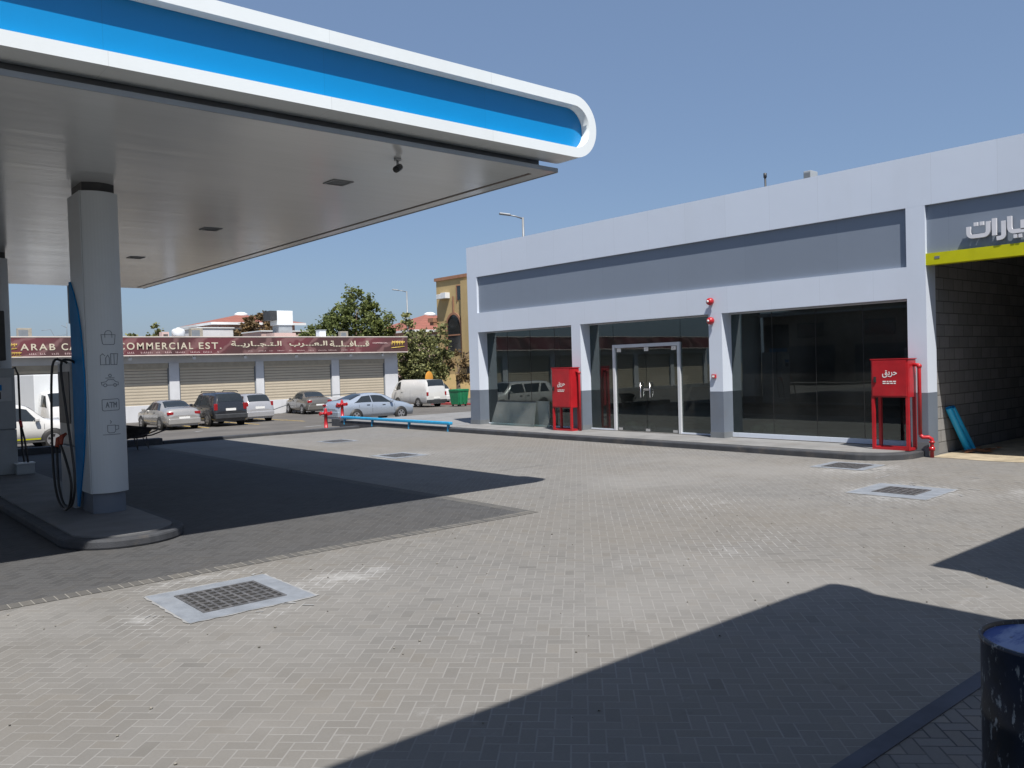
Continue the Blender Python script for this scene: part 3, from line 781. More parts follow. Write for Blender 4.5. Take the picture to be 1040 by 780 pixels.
# roof, back and side walls, floor, ceiling
sp_(MB().box(XF + 0.3, 30, YE, 23.15, 5.6, 5.8), 'roof', M['concrete'])
sp_(MB().box(XF + 0.862, 30, 22.64, 23.15, 0, 5.599), 'side_wall', M['facade'])
for bx_ in ((XF + 0.302, 30, 23.0, 23.15, 5.801, 6.25), (29.8, 30, YE + .2, 22.99, 5.801, 6.25), (XF + .302, 30, YE, YE + .18, 5.801, 6.25)): sp_(MB().box(*bx_), 'parapet', M['facade'])
sp_(MB().box(26, 26.2, YE + .2, 22.6, 0, 5.59), 'back_wall', M['shade_int'])
sp_(MB().box(21.6, 21.8, 15.2, 22.6, 0.17, 3.599), 'partition_wall', M['shade_int'])
sp_(MB().box(XF + 0.32, 26, 7.96, 22.6, 0.0, 0.165), 'floor_slab', M['shade_int'])
sp_(MB().box(XF + 0.302, 25.99, 7.96, 22.6, 3.6, 3.7), 'ceiling', M['shade_int'])
sp_(MB().box(XF + 0.47, 26, 7.68, 7.95, 0, 5.59), 'block_wall', M['block'])
for q_ in (2.6, YE + .4): sp_(MB().box(XF + 0.862, 26, q_, q_ + .25, 0, 5.59), 'bay_wall', M['block'])
# bay sign panel and yellow band
sp_(MB().box(XF + 0.077, XF + 0.25, 3.0, 7.64, 4.205, 5.1995), 'sign_panel', M['recess'])
yb = sp_(MB().box(XF + 0.01, XF + 0.26, 3.0, 7.64, 3.965, 4.204), 'yellow_band', M['yellow'])
MB().box(XF + 0.004, XF + 0.0095, 7.36, 7.46, 4.08, 4.13).build('small_plate', M['grey'], yb)
# raised letters of the bay sign
def ribbon(mb, pts, w, x0, x1):
    """rounded-corner stroke in (y,z) extruded in x"""
    # densify corners
    P_ = []
    for i, p in enumerate(pts):
        if 0 < i < len(pts) - 1:
            a, b = pts[i - 1], pts[i + 1]
            la = math.hypot(a[0] - p[0], a[1] - p[1]); lb = math.hypot(b[0] - p[0], b[1] - p[1])
            t = min(0.09, la * .45, lb * .45)
            p1 = (p[0] + (a[0] - p[0]) * t / la, p[1] + (a[1] - p[1]) * t / la); p2 = (p[0] + (b[0] - p[0]) * t / lb, p[1] + (b[1] - p[1]) * t / lb)
            for k in range(6):
                u = k / 5
                P_.append(((1 - u) ** 2 * p1[0] + 2 * u * (1 - u) * p[0] + u * u * p2[0], (1 - u) ** 2 * p1[1] + 2 * u * (1 - u) * p[1] + u * u * p2[1]))
        else: P_.append(p)
    L_, R_ = [], []
    for i, p in enumerate(P_):
        a = P_[max(0, i - 1)]; b = P_[min(len(P_) - 1, i + 1)]
        d = (b[0] - a[0], b[1] - a[1]); l = math.hypot(*d) or 1
        nx, nz = -d[1] / l * w / 2, d[0] / l * w / 2
        L_.append((p[0] + nx, p[1] + nz)); R_.append((p[0] - nx, p[1] - nz))
    bm = bmesh.new()
    fL = [bm.verts.new((x0, *p)) for p in L_]; fR = [bm.verts.new((x0, *p)) for p in R_]
    bL = [bm.verts.new((x1, *p)) for p in L_]; bR = [bm.verts.new((x1, *p)) for p in R_]
    for i in range(len(P_) - 1):
        bm.faces.new([fL[i], fL[i + 1], fR[i + 1], fR[i]]); bm.faces.new([bL[i], bR[i], bR[i + 1], bL[i + 1]])
        bm.faces.new([fL[i], bL[i], bL[i + 1], fL[i + 1]]); bm.faces.new([fR[i], fR[i + 1], bR[i + 1], bR[i]])
    bm.faces.new([fL[0], fR[0], bR[0], bL[0]]); bm.faces.new([fL[-1], bL[-1], bR[-1], fR[-1]])
    bmesh.ops.recalc_face_normals(bm, faces=bm.faces)
    mb.merge(bm)
LX0, LX1 = 17.775, 17.825
W = 0.078
def letter(*strokes, dots=()):
    mb = MB()
    for s in strokes: ribbon(mb, s, W, LX0, LX1)
    for (y, z, sw) in dots: mb.box(LX0, LX1, y - sw / 2, y + sw / 2, z - .035, z + .035)
    letters.append(sp_(mb, 'sign_letter', M['letters']))
letters = []
letter([(6.79, 4.63), (6.79, 4.43), (6.43, 4.43), (6.43, 4.69)], dots=((6.655, 4.665, .07), (6.545, 4.665, .07)))
letter([(6.32, 4.73), (6.32, 4.40)])
letter([(6.155, 4.66), (6.155, 4.345), (6.28, 4.335)])
letter([(6.05, 4.73), (6.05, 4.43), (5.42, 4.43), (5.42, 4.62)], [(5.82, 4.63), (5.82, 4.45)], [(5.56, 4.60), (5.56, 4.45)], [(5.28, 4.62), (5.28, 4.43), (5.45, 4.43)], dots=((5.95, 4.335, .062), (5.865, 4.335, .062)))
letter([(5.14, 4.73), (5.14, 4.40)])
# letters' stand-offs
for L_, ps in zip(letters, (((6.79, 4.55), (6.43, 4.55)), ((6.32, 4.6),), ((6.155, 4.5),), ((6.05, 4.6), (5.42, 4.5)), ((5.14, 4.6),))):
    for (y, z) in ps: MB().box(LX1, XF + 0.077, y - .01, y + .01, z - .01, z + .01).build('stand_off', M['grey'], L_)

# shop windows: panes as sub-parts of each window
XG = 18.2
def window(y0, y1, z0, z1, cuts, sill=True):
    w_ = sp_(MB().box(XG - 0.03, XG + 0.03, y0, y1, z1 - 0.03, z1), 'window', M['alu'])
    if sill: MB().box(XG - 0.05, XG + 0.05, y0, y1, 0.15, z0).build('sill', M['facade'], w_)
    ys = [y0] + list(cuts) + [y1]
    for a, b in zip(ys, ys[1:]):
        MB().box(XG - 0.005, XG + 0.005, a + 0.006, b - 0.006, z0, z1 - 0.032).build('pane', M['glass'], w_)
    j = MB()
    for c_ in cuts: j.box(XG - 0.008, XG + 0.008, c_ - 0.0058, c_ + 0.0058, z0, z1 - 0.032)
    if cuts: j.build('joint', M['black'], w_)
    return w_
window(18.083, 22.627, 0.20, 3.308, (19.25, 20.4, 21.55))
window(8.033, 12.677, 0.27, 3.308, (9.2, 10.35, 11.5))
window(16.75, 17.697, 0.20, 3.308, ())
window(13.083, 14.30, 0.20, 3.308, ())
window(14.302, 16.748, 2.66, 3.308, (), False)
dr = sp_(MB().box(XG - .06, XG + .06, 16.66, 16.75, 0.15, 2.655, bev=.006).box(XG - .06, XG + .06, 14.30, 14.39, 0.15, 2.655, bev=.006).box(XG - .055, XG + .055, 14.39, 16.66, 2.56, 2.652), 'door', M['alu'])
for (a, b, hy) in ((14.40, 15.52, 15.40), (15.535, 16.65, 15.66)):
    lf = MB().box(XG - .006, XG + .006, a, b, 0.18, 2.555).build('door_leaf', M['glass'], dr)
for hy in (15.36, 15.70):
    MB().tube([(XG - .006, hy, 1.15), (XG - .07, hy, 1.15), (XG - .07, hy, 1.55), (XG - .006, hy, 1.55)], .017, 8).build('handle', M['chrome'], dr)
MB().box(XG - .02, XG + .02, 15.44, 15.62, 1.33, 1.39).build('lock', M['chrome'], dr)
for yy in (14.45, 16.45, 15.42):
    for zz in (2.44, .18): MB().box(XG - .02, XG + .02, yy, yy + .16, zz, zz + (.11 if zz > 1 else .07)).build('fitting', M['chrome'], dr)
# bare electrical / structure inside
for (y, nm) in ((10.6, 0), (20.0, 1)):
    pass

# rubble bags inside behind the glass
def lump(name, loc, label, cat, mtl, r, n=7, group=None):
    o = MB()
    for k in range(n):
        o.ball((random.uniform(-r, r), random.uniform(-r * 1.3, r * 1.3), random.uniform(.05, r * .5)), r * random.uniform(.35, .6), r * random.uniform(.4, .7), r * random.uniform(.25, .4), jit=.12)
    ob = o.build(name, mtl); ob.location = loc
    return tag(ob, label, cat, group)
sack = mat('sack_cloth', (0.36, 0.31, 0.22), 0.9, 0.2, 6, bump=.4)
lump('rubble_bag', (18.75, 16.2, 0.165), 'tan sack of rubble lying inside the glass door', 'sack', sack, .28)
lump('rubble_bag', (18.75, 12.0, 0.165), 'pale sacks heaped inside the right window beside the column with bells', 'sack', sack, .42)

# alarm bells and call point on the column
def bell(z, label):
    b = empty('alarm_bell', (XF, 12.95, z), label=label, cat='alarm bell', group='red alarm bells on the shop column')
    MB().tube([(0, 0, 0), (-.07, 0, 0)], .05, 14).build('bracket', M['red'], b)
    MB().lathe([(0.0, 0.19), (.05, .18), (.085, .15), (.095, .10), (.095, .06), (.05, .055)], 20, Matrix.Rotation(-PI / 2, 4, 'Y')).build('gong', M['red'], b)
    MB().lathe([(0.0, 0.21), (.03, .205), (.03, .185)], 12, Matrix.Rotation(-PI / 2, 4, 'Y')).build('cap', M['white'], b)
bell(3.62, 'upper round red alarm bell on the silver lintel')
bell(3.13, 'lower round red alarm bell near the column top')
cp = empty('fire_call_point', (XF, 12.93, 1.72), label='small red fire alarm call box on the column below the bells', cat='alarm box')
MB().box(-.06, 0, -.06, .06, -.05, .05, bev=.008).build('case', M['red'], cp)
MB().box(-.066, -.058, -.035, .035, -.025, .025).build('glass_plate', M['whitetext'], cp)

# fire hose cabinets
def hose_cabinet(y0, y1, zb, zt, zf, label):
    yc = (y0 + y1) / 2; x0, x1 = 17.36, 17.72
    c = empty('fire_hose_cabinet', (17.55, yc, zf), label=label, cat='hose cabinet', group='red fire hose cabinets on the pavement')
    L = Vector((17.55, yc, zf))
    def b(mb, nm, mt, par=c):
        o = mb.build(nm, mt, par)
        if par is c: o.matrix_parent_inverse = Matrix.Translation(-L)
        return o
    b(MB().box(x0, x1, y0, y1, zb, zt, bev=.008).box(x0 - .015, x1 + .02, y0 - .015, y1 + .015, zt, zt + .02), 'cabinet_box', M['red'])
    d = b(MB().box(x0 - .018, x0 - .001, y0 + .03, y1 - .03, zb + .03, zt - .02, bev=.004), 'door', M['red'])
    MB().box(x0 - .045, x0 - .018, y1 - .12, y1 - .07, (zb + zt) / 2 - .08, (zb + zt) / 2 + .04, bev=.005).build('handle', M['black'], d)
    wd = (y1 - y0)
    text('lettering', arab('حريق'), M['whitetext'], d, wd * .40, .15, face_negX(x0 - .021, yc + wd * .18, (zb + zt) / 2 + .02), .002, .01)
    tx = MB()
    for r_, z in enumerate((-.06, -.10)):
        yy = yc + wd * .17
        while yy > yc - wd * .17:
            l = random.uniform(.03, .07); tx.box(x0 - .0215, x0 - .0195, yy - l, yy, (zb + zt) / 2 + z - .011, (zb + zt) / 2 + z + .011); yy -= l + .018
    tx.build('small_print', M['whitetext'], d)
    for (x, y) in ((x0 + .03, y0 + .03), (x0 + .03, y1 - .03), (x1 - .03, y0 + .03), (x1 - .03, y1 - .03)):
        b(MB().box(x - .03, x + .03, y - .03, y + .03, zf, zb), 'leg', M['red'])
    b(MB().box(x0, x0 + .06, y0 + .061, y1 - .061, zf, zf + .05).box(x1 - .06, x1, y0 + .061, y1 - .061, zf, zf + .05).box(x0 + .061, x1 - .061, y0, y0 + .06, zf, zf + .05).box(x0 + .061, x1 - .061, y1 - .06, y1, zf, zf + .05), 'base_rail', M['red'])
    b(MB().tube([(x1 - .12, y0 - .0, zt - .12), (x1 - .12, y0 - .10, zt - .12), (x1 - .12, y0 - .12, zt - .16), (x1 - .12, y0 - .12, zf + .32 if y0 < 10 else zf)], .038, 12).ball((x1 - .12, y0 - .12, zt - .15), .055, .055, .055), 'pipe', M['red'])
    return c, b, (x1 - .12, y0 - .12)
hose_cabinet(17.72, 18.53, .84, 2.02, .15, 'tall red fire hose cabinet on legs in front of the left shop window')
c, b, (px, py) = hose_cabinet(7.84, 8.62, 1.25, 2.04, .15, 'squat red fire hose cabinet on long legs beside the garage bay')
b(MB().tube([(px, py, .47), (px + .02, py - .04, .42), (17.70, 7.60, .42), (17.72, 7.54, .38), (17.72, 7.54, 0.0)], .04, 12).tube([(17.72, 7.54, .14), (17.72, 7.54, .22)], .058, 12).tube([(17.72, 7.54, .30), (17.72, 7.54, .34)], .055, 12), 'feed_pipe', M['red'])

# loose glass sheets leaning on the left window
gs = empty('glass_sheet', (17.95, 21.0, .15), label='loose sheet of glass leaning against the foot of the left shop window', cat='glass sheet')
def leansheet(mb, y0, y1, h, xb, xt, th=.010):
    bm = bmesh.new()
    v = [bm.verts.new(p) for p in ((xb, y0, 0), (xb, y1, 0), (xt, y1 - .12, h), (xt, y0 - .12 + .24, h), (xb + th, y0, 0), (xb + th, y1, 0), (xt + th, y1 - .12, h), (xt + th, y0 - .12 + .24, h))]
    for f in ((0, 1, 2, 3), (4, 7, 6, 5), (0, 4, 5, 1), (1, 5, 6, 2), (2, 6, 7, 3), (3, 7, 4, 0)): bm.faces.new([v[i] for i in f])
    bmesh.ops.recalc_face_normals(bm, faces=bm.faces)
    mb.merge(bm)
m = MB(); leansheet(m, -1.0, 1.2, .80, -.05, .18); m.build('sheet', M['glass2'], gs)
m = MB(); m.box(.165, .185, -.9, 1.1, .80, .815); m.build('top_edge', M['dark'], gs)
gs2 = empty('glass_sheet', (18.02, 19.85, .15), label='narrow pane of glass standing behind the loose sheet in the left window', cat='glass sheet')
m = MB(); leansheet(m, -.45, .45, .82, .0, .14); m.build('sheet', M['glass2'], gs2)
m = MB(); m.box(.008, .02, -.475, -.45, 0, .8); m.build('edge_strip', M['dark'], gs2)

# blue pipes leaning on the block wall, scraps at their foot
for (dx, ln, lab) in ((0.0, 1.0, 'left light blue plastic pipe leaning on the block wall'), (0.21, .97, 'right light blue plastic pipe leaning on the block wall')):
    o = MB().tube([(19.22 + dx * 1.15, 7.42, .03), (18.70 + dx * .8, 7.60, .97)], .068, 14, cap=False).tube([(19.22 + dx * 1.15, 7.42, .03), (18.70 + dx * .8, 7.60, .97)], .060, 14, cap=False)
    tag(o.build('plastic_pipe', M['bluepipe']), lab, 'pipe', 'blue pipes leaning on the block wall')
m = MB()
for k in range(16):
    x, y = 19.45 + random.uniform(-.55, .55), 7.25 + random.uniform(-.22, .2)
    a, b = random.uniform(.06, .16), random.uniform(.04, .1); r = random.uniform(0, PI)
    pts = []
    for (p, q) in ((-a, -b), (a, -b), (a, b), (-a, b)):
        pts.append((x + p * math.cos(r) - q * math.sin(r), y + p * math.sin(r) + q * math.cos(r), .018 + random.uniform(0, .05)))
    m.quad(*pts)
tag(m.build('scrap_heap', M['card']), 'crumpled brown scraps strewn at the foot of the blue pipes', 'scraps')

# rooftop items of the shop building
an = empty('roof_antenna', (22.2, 14.1, 5.8), label='short dark pole standing on the shop roof', cat='pole')
MB().tube([(0, 0, 0), (-.03, .03, 1.72)], .03, 8).build('mast', M['dark'], an)
MB().tube([(-.03, .03, 1.72), (-.03, .03, 1.85)], .05, 8).build('head', M['dark'], an)
ac = empty('air_conditioner', (23.2, 13.25, 5.8), label='beige air conditioner box on the shop roof next to the dark pole', cat='air conditioner')
MB().box(-.2, .2, -.12, .12, 1.45, 1.86, bev=.015).build('case', M['lightgrey'], ac)
MB().box(-.207, -.2, -.1, .1, 1.5, 1.8).build('grille', M['grey'], ac)
for q_ in (-.2, .15): MB().box(q_, q_ + .05, -.1, .1, 0, 1.45).build('stand', M['grey'], ac)

# ================================================================== DRAIN GRATES
def grate(cx, cy, w, l, gw, gl, rz, label, smear):
    g = empty('drain_grate', (cx, cy, 0), rz, label=label, cat='drain', group='drain grates in the paving')
    fr = MB()
    fr.quad((-w, -l, .007), (w, -l, .007), (gw, -gl, .007), (-gw, -gl, .007)).quad((w, -l, .007), (w, l, .007), (gw, gl, .007), (gw, -gl, .007))
    fr.quad((w, l, .007), (-w, l, .007), (-gw, gl, .007), (gw, gl, .007)).quad((-w, l, .007), (-w, -l, .007), (-gw, -gl, .007), (-gw, gl, .007))
    fr.build('collar', M['cement'], g)
    MB().quad((-gw, -gl, .0055), (gw, -gl, .0055), (gw, gl, .0055), (-gw, gl, .0055)).build('pit', M['pit'], g)
    bars = MB()
    bars.box(-gw, -gw + .03, -gl, gl, .0058, .014).box(gw - .03, gw, -gl, gl, .0058, .014).box(-gw + .03, gw - .03, -gl, -gl + .03, .0058, .014).box(-gw + .03, gw - .03, gl - .03, gl, .0058, .014)
    nb = max(5, int(round(gw * 2 / .085)))
    for k in range(1, nb):
        x = -gw + 2 * gw * k / nb
        bars.box(x - .014, x + .014, -gl + .03, gl - .03, .0058, .013)
    nl = max(4, int(round(gl * 2 / .11)))
    for k in range(1, nl):
        y = -gl + 2 * gl * k / nl
        bars.box(-gw + .03, gw - .03, y - .013, y + .013, .0056, .0125)
    bars.build('grating', M['iron'], g)
    # ragged dried mortar along the collar edges
    mo = MB()
    for (ax, ay, bx, by) in ((-w, -l, w, -l), (w, -l, w, l), (w, l, -w, l), (-w, l, -w, -l)):
        n_ = 16
        ox, oy = (by - ay), -(bx - ax); L_ = math.hypot(ox, oy); ox /= L_; oy /= L_
        prev = None
        for k in range(n_ + 1):
            t = k / n_
            d_ = random.uniform(.004, .022) * smear
            cur = ((ax + (bx - ax) * t, ay + (by - ay) * t), (ax + (bx - ax) * t + ox * d_, ay + (by - ay) * t + oy * d_))
            if prev: mo.quad((*prev[0], .0062), (*cur[0], .0062), (*cur[1], .0062), (*prev[1], .0062))
            prev = cur
    for k in range(int(7 * smear)):
        a = random.uniform(0, 2 * PI); d_ = random.uniform(1.05, 1.6)
        x, y = math.cos(a) * w * d_, math.sin(a) * l * d_
        if abs(x) < w + .02 and abs(y) < l + .02: continue
        s1, s2 = random.uniform(.015, .09), random.uniform(.006, .025); r = PI / 4 * random.choice((1, -1)) + random.uniform(-.2, .2)
        c_, s_ = math.cos(r), math.sin(r)
        mo.quad(*[(x + p * c_ - q * s_, y + p * s_ + q * c_, .0062) for p, q in ((-s1, -s2), (s1, -s2 * .5), (s1 * .8, s2), (-s1 * .7, s2 * .8))])
    tag(mo.build('mortar_smear', M['mortar'], g), kind='stuff')
grate(3.10, 7.92, .60, .60, .40, .39, 0.0, 'nearest drain grate in a wide grey cement collar on the paving', 1.6)
grate(13.1, 6.05, .62, .60, .33, .33, 0.04, 'drain grate with pale mortar smears left of the garage shadow', 2.0)
grate(15.5, 8.2, .50, .52, .36, .36, 0.04, 'drain grate close to the kerb in front of the squat red cabinet', 1.6)
grate(11.25, 17.6, .50, .55, .33, .36, 0.02, 'drain grate just beyond the tip of the canopy shadow', 1.6)
grate(12.4, 22.8, .45, .5, .33, .36, 0.0, 'farthest drain grate on the sunny paving before the kerb', 1.0)

# mortar streaks lying along the joints between kerb and grate
m = MB()
for (x, y, l, r, w_) in ((13.9, 5.2, .9, 1.45, .02), (14.2, 7.0, .8, .0, .02), (14.9, 6.4, 1.2, 1.5, .012), (15.1, 4.8, 1.6, 1.45, .015)):
    n_ = 9
    for k in range(n_):
        if random.random() < .25: continue
        t0, t1 = k / n_, (k + .85) / n_
        ja, jb = random.uniform(-.02, .02), random.uniform(-.02, .02)
        c_, s_ = math.cos(r), math.sin(r)
        ww = w_ * random.uniform(.4, 1.4)
        m.quad(*[(x + p * c_ - q * s_, y + p * s_ + q * c_, .0052) for p, q in ((t0 * l, ja - ww), (t1 * l, jb - ww * .6), (t1 * l, jb + ww), (t0 * l, ja + ww * .7))])
tag(m.build('mortar_streak', M['mortar']), kind='stuff')
# grit and litter specks
m = MB()
for k in range(110):
    x, y = random.uniform(0.5, 12), random.uniform(3.0, 9.0)
    r = random.uniform(.004, .011)
    m.ball((x, y, .004 + r * .4), r, r * random.uniform(.6, 1.2), r * .6, jit=.25)
tag(m.build('grit', mat('grit', (0.17, 0.16, 0.14), .9, .5, 3)), kind='stuff')

# ================================================================== OIL DRUM
dr_ = empty('oil_drum', (4.14, 1.25, 0), label='dark blue scuffed steel drum with wet blue lid in the near right corner', cat='drum')
rd = .29
MB().lathe([(rd - .02, 0), (rd, .0), (rd + .008, .012), (rd, .03), (rd, .26), (rd + .005, .275), (rd, .29), (rd, .52), (rd + .005, .535), (rd, .55), (rd, .855), (rd + .008, .868), (rd + .007, .884), (rd - .006, .885), (rd - .012, .868), (rd - .013, .845)], 64, cap=False).build('shell', M['drum'], dr_)
lid = MB().lathe([(rd - .011, .866), (rd - .013, .848), (.2, .846), (.1, .848), (0, .847)], 64).build('lid', M['drumtop'], dr_)
MB().lathe([(.032, .85), (.032, .87), (.02, .875), (0, .875)], 16, Matrix.Translation((.17, .08, 0))).build('bung', M['drum'], lid)

# ================================================================== GUARD RAIL, HYDRANTS, WHEELBARROW
gr = empty('guard_rail', (16.45, 25.5, .1), label='low light blue steel guard rail on short posts along the kerb', cat='guard rail')
MB().box(-.08, .08, -3.0, 4.3, .13, .23, bev=.025).build('beam', M['cyan'], gr)
for y in (-2.85, -.5, 2.0, 4.1):
    MB().box(-.035, .035, y - .04, y + .04, -.1, .13).build('post', M['cyan'], gr)
def hydrant(x, y, z, h, label):
    k = empty('fire_hydrant', (x, y, z), label=label, cat='hydrant', group='red fire hydrants beside the blue rail')
    s = h / .8
    MB().lathe([(.12 * s, 0), (.12 * s, .04 * s), (.068 * s, .05 * s), (.064 * s, .55 * s), (.09 * s, .56 * s), (.09 * s, .60 * s), (.07 * s, .62 * s), (.065 * s, .70 * s), (.04 * s, .77 * s), (.03 * s, .80 * s), (0, .80 * s)], 18).build('barrel', M['red'], k)
    for (a, b) in ((1, 0), (-1, 0), (0, -1)):
        MB().tube([(a * .06 * s, b * .06 * s, .60 * s), (a * .20 * s, b * .17 * s, .60 * s)], .045 * s, 12).tube([(a * .2 * s, b * .2 * s, .6 * s), (a * .24 * s, b * .24 * s, .6 * s)], .07 * s, 12).build('outlet', M['red'], k)
hydrant(15.68, 29.7, lot_z(29.7) + .08, .85, 'near red fire hydrant standing at the kerb left of the blue rail')
hydrant(18.95, 34.3, -.06, .86, 'far red fire hydrant standing behind the blue rail by the ice blue car')
tag(MB().box(18.6, 19.35, 33.9, 34.7, -.6, -.055, bev=.02).build('hydrant_base', M['kerb']), kind='structure')
wb = empty('wheelbarrow', (7.45, 25.9, 0), 2.25, label='dark rusty wheelbarrow parked on the forecourt beside the pillar', cat='wheelbarrow')
m = MB(); bm = m.bm
top = [(-.45, -.32), (.42, -.30), (.42, .30), (-.45, .32)]; bot = [(-.22, -.2), (.26, -.2), (.26, .2), (-.22, .2)]
tv = [bm.verts.new((x, y, .62 if x < 0 else .70)) for x, y in top]; bv = [bm.verts.new((x, y, .34)) for x, y in bot]
bm.faces.new(bv)
for k in range(4): bm.faces.new([tv[k], tv[(k + 1) % 4], bv[(k + 1) % 4], bv[k]])
bmesh.ops.solidify(bm, geom=list(bm.faces), thickness=.015)
m.build('tray', M['rust'], wb)
MB().tube([(.62, .05, .2), (.3, .2, .32), (-.4, .27, .40), (-.95, .28, .58)], .02, 8).tube([(.62, -.05, .2), (.3, -.2, .32), (-.4, -.27, .40), (-.95, -.28, .58)], .02, 8).build('handle', M['rust'], wb)
MB().tube([(-.25, .22, .36), (-.3, .26, 0), (-.15, .2, .34)], .016, 6).tube([(-.25, -.22, .36), (-.3, -.26, 0), (-.15, -.2, .34)], .016, 6).build('leg', M['rust'], wb)
wl = MB().lathe([(.12, -.04), (.19, -.045), (.2, 0), (.19, .045), (.12, .04)], 20, Matrix.Translation((.6, 0, .2)) @ Matrix.Rotation(PI / 2, 4, 'X')).build('wheel', M['tyre'], wb)

# ================================================================== VEHICLES
def pchip(xs, ys, x):
    n = len(xs)
    h = [xs[i + 1] - xs[i] for i in range(n - 1)]; d = [(ys[i + 1] - ys[i]) / h[i] for i in range(n - 1)]
    def mm(i):
        if i == 0: return d[0]
        if i == n - 1: return d[-1]
        if d[i - 1] * d[i] <= 0: return 0
        w1, w2 = 2 * h[i] + h[i - 1], h[i] + 2 * h[i - 1]
        return (w1 + w2) / (w1 / d[i - 1] + w2 / d[i])
    x = min(max(x, xs[0]), xs[-1])
    for i in range(n - 1):
        if x <= xs[i + 1]: break
    t = (x - xs[i]) / h[i]; m0, m1 = mm(i) * h[i], mm(i + 1) * h[i]
    return (2 * t ** 3 - 3 * t ** 2 + 1) * ys[i] + (t ** 3 - 2 * t ** 2 + t) * m0 + (-2 * t ** 3 + 3 * t ** 2) * ys[i + 1] + (t ** 3 - t ** 2) * m1

class Car:
    def __init__(s, st, zlow=.22):
        s.xs = [a[0] for a in st]; s.c = [[a[k] for a in st] for k in range(1, 5)]; s.zlow = zlow
    def loop(s, x):
        zt, zb, hb, ht = (pchip(s.xs, c, x) for c in s.c)
        zl = s.zlow
        lo = min(.42, zl + .2)
        return [(hb * .90, zl), (hb * .985, lo), (hb, lo + (zb - lo) * .55), (hb * .965, zb), (ht, zt - .055), (ht * .8, zt - .01), (0, zt)]
    def S(s, x, q, side=1):
        L = s.loop(x); i = min(int(q), 5); t = q - i
        return Vector((x, side * (L[i][0] + (L[i + 1][0] - L[i][0]) * t), L[i][1] + (L[i + 1][1] - L[i][1]) * t))
    def N(s, x, q, side):
        e = .01
        a = s.S(x + e, q, side) - s.S(x - e, q, side); b = s.S(x, min(q + e, 5.999), side) - s.S(x, max(q - e, 0), side)
        n = a.cross(b)
        n = n.normalized() if n.length > 1e-9 else Vector((0, 0, 1))
        P = s.S(x, q, side)
        return n if n.dot(Vector((P.x * .6, P.y, P.z - .55))) > 0 else -n
    def body(s, n=46):
        m = MB(); bm = m.bm
        rings = []
        xs = [s.xs[0] + (s.xs[-1] - s.xs[0]) * (.5 - .5 * math.cos(PI * k / n)) for k in range(n + 1)]
        for x in xs:
            L = s.loop(x)
            pts = [(y, z) for y, z in L] + [(-y, z) for y, z in L[-2::-1]]
            rings.append([bm.verts.new((x, y, z)) for y, z in pts])
        k = len(rings[0])
        for a, b in zip(rings, rings[1:]):
            for i in range(k):
                f = bm.faces.new([a[i], a[(i + 1) % k], b[(i + 1) % k], b[i]]); f.smooth = i != k - 1
        bm.faces.new(rings[0]); bm.faces.new(rings[-1][::-1])
        bmesh.ops.recalc_face_normals(bm, faces=bm.faces)
        return m
    def patch(s, m, xa, xb, qa, qb, side=1, off=.006, nx=6, nq=4, slant=(0, 0)):
        """patch on the skin; xa..xb at q=qa, shifted by slant at q=qb"""
        bm = m.bm; g = []
        for i in range(nq + 1):
            v = i / nq; q = qa + (qb - qa) * v
            a = xa + slant[0] * v; b = xb + slant[1] * v
            g.append([bm.verts.new(s.S(a + (b - a) * j / nx, q, side) + s.N(a + (b - a) * j / nx, q, side) * off) for j in range(nx + 1)])
        for i in range(nq):
            for j in range(nx):
                bm.faces.new([g[i][j], g[i][j + 1], g[i + 1][j + 1], g[i + 1][j]]).smooth = True
    def screen(s, m, xa, xb, q=4.25, off=.008, n=6, w=4):
        """front or rear screen across the car between xa and xb (top surface)"""
        bm = m.bm; g = []
        for i in range(n + 1):
            x = xa + (xb - xa) * i / n
            row = []
            for j in range(-w, w + 1):
                sd = 1 if j >= 0 else -1
                qq = 6 - (6 - q) * abs(j) / w
                row.append(bm.verts.new(s.S(x, qq, sd) + s.N(x, min(qq, 5.9), sd) * off))
            g.append(row)
        for i in range(n):
            for j in range(2 * w):
                bm.faces.new([g[i][j], g[i][j + 1], g[i + 1][j + 1], g[i + 1][j]]).smooth = True

def wheel(parent, x, y, r, w, side):
    M4 = Matrix.Translation((x, y, r)) @ Matrix.Rotation(PI / 2, 4, 'X')
    t = MB().lathe([(r * .6, -w / 2), (r * .95, -w / 2), (r, -w / 2 + .03), (r, w / 2 - .03), (r * .95, w / 2), (r * .6, w / 2)], 26, M4).build('wheel', M['tyre'], parent)
    k = -side * 1
    rm = MB().lathe([(0, .0), (r * .16, .0), (r * .2, -.02), (r * .56, -.03), (r * .60, 0), (r * .62, .005)], 26, Matrix.Translation((x, y + side * (w / 2 + .004), r)) @ Matrix.Rotation(-PI / 2 * side, 4, 'X'))
    rm.build('rim', M['rim'], t)
    sp2 = MB()
    for a in range(5):
        an_ = 2 * PI * a / 5 + .3
        c1 = Vector((math.cos(an_), 0, math.sin(an_))); c2 = Vector((-math.sin(an_), 0, math.cos(an_)))
        o = Vector((x, y + side * (w / 2 + .010), r))
        sp2.quad(*(o + c1 * r * u + c2 * v for u, v in ((.26, -.03), (.54, -.055), (.54, .055), (.26, .03))))
    sp2.build('spoke_gap', M['black'], t)

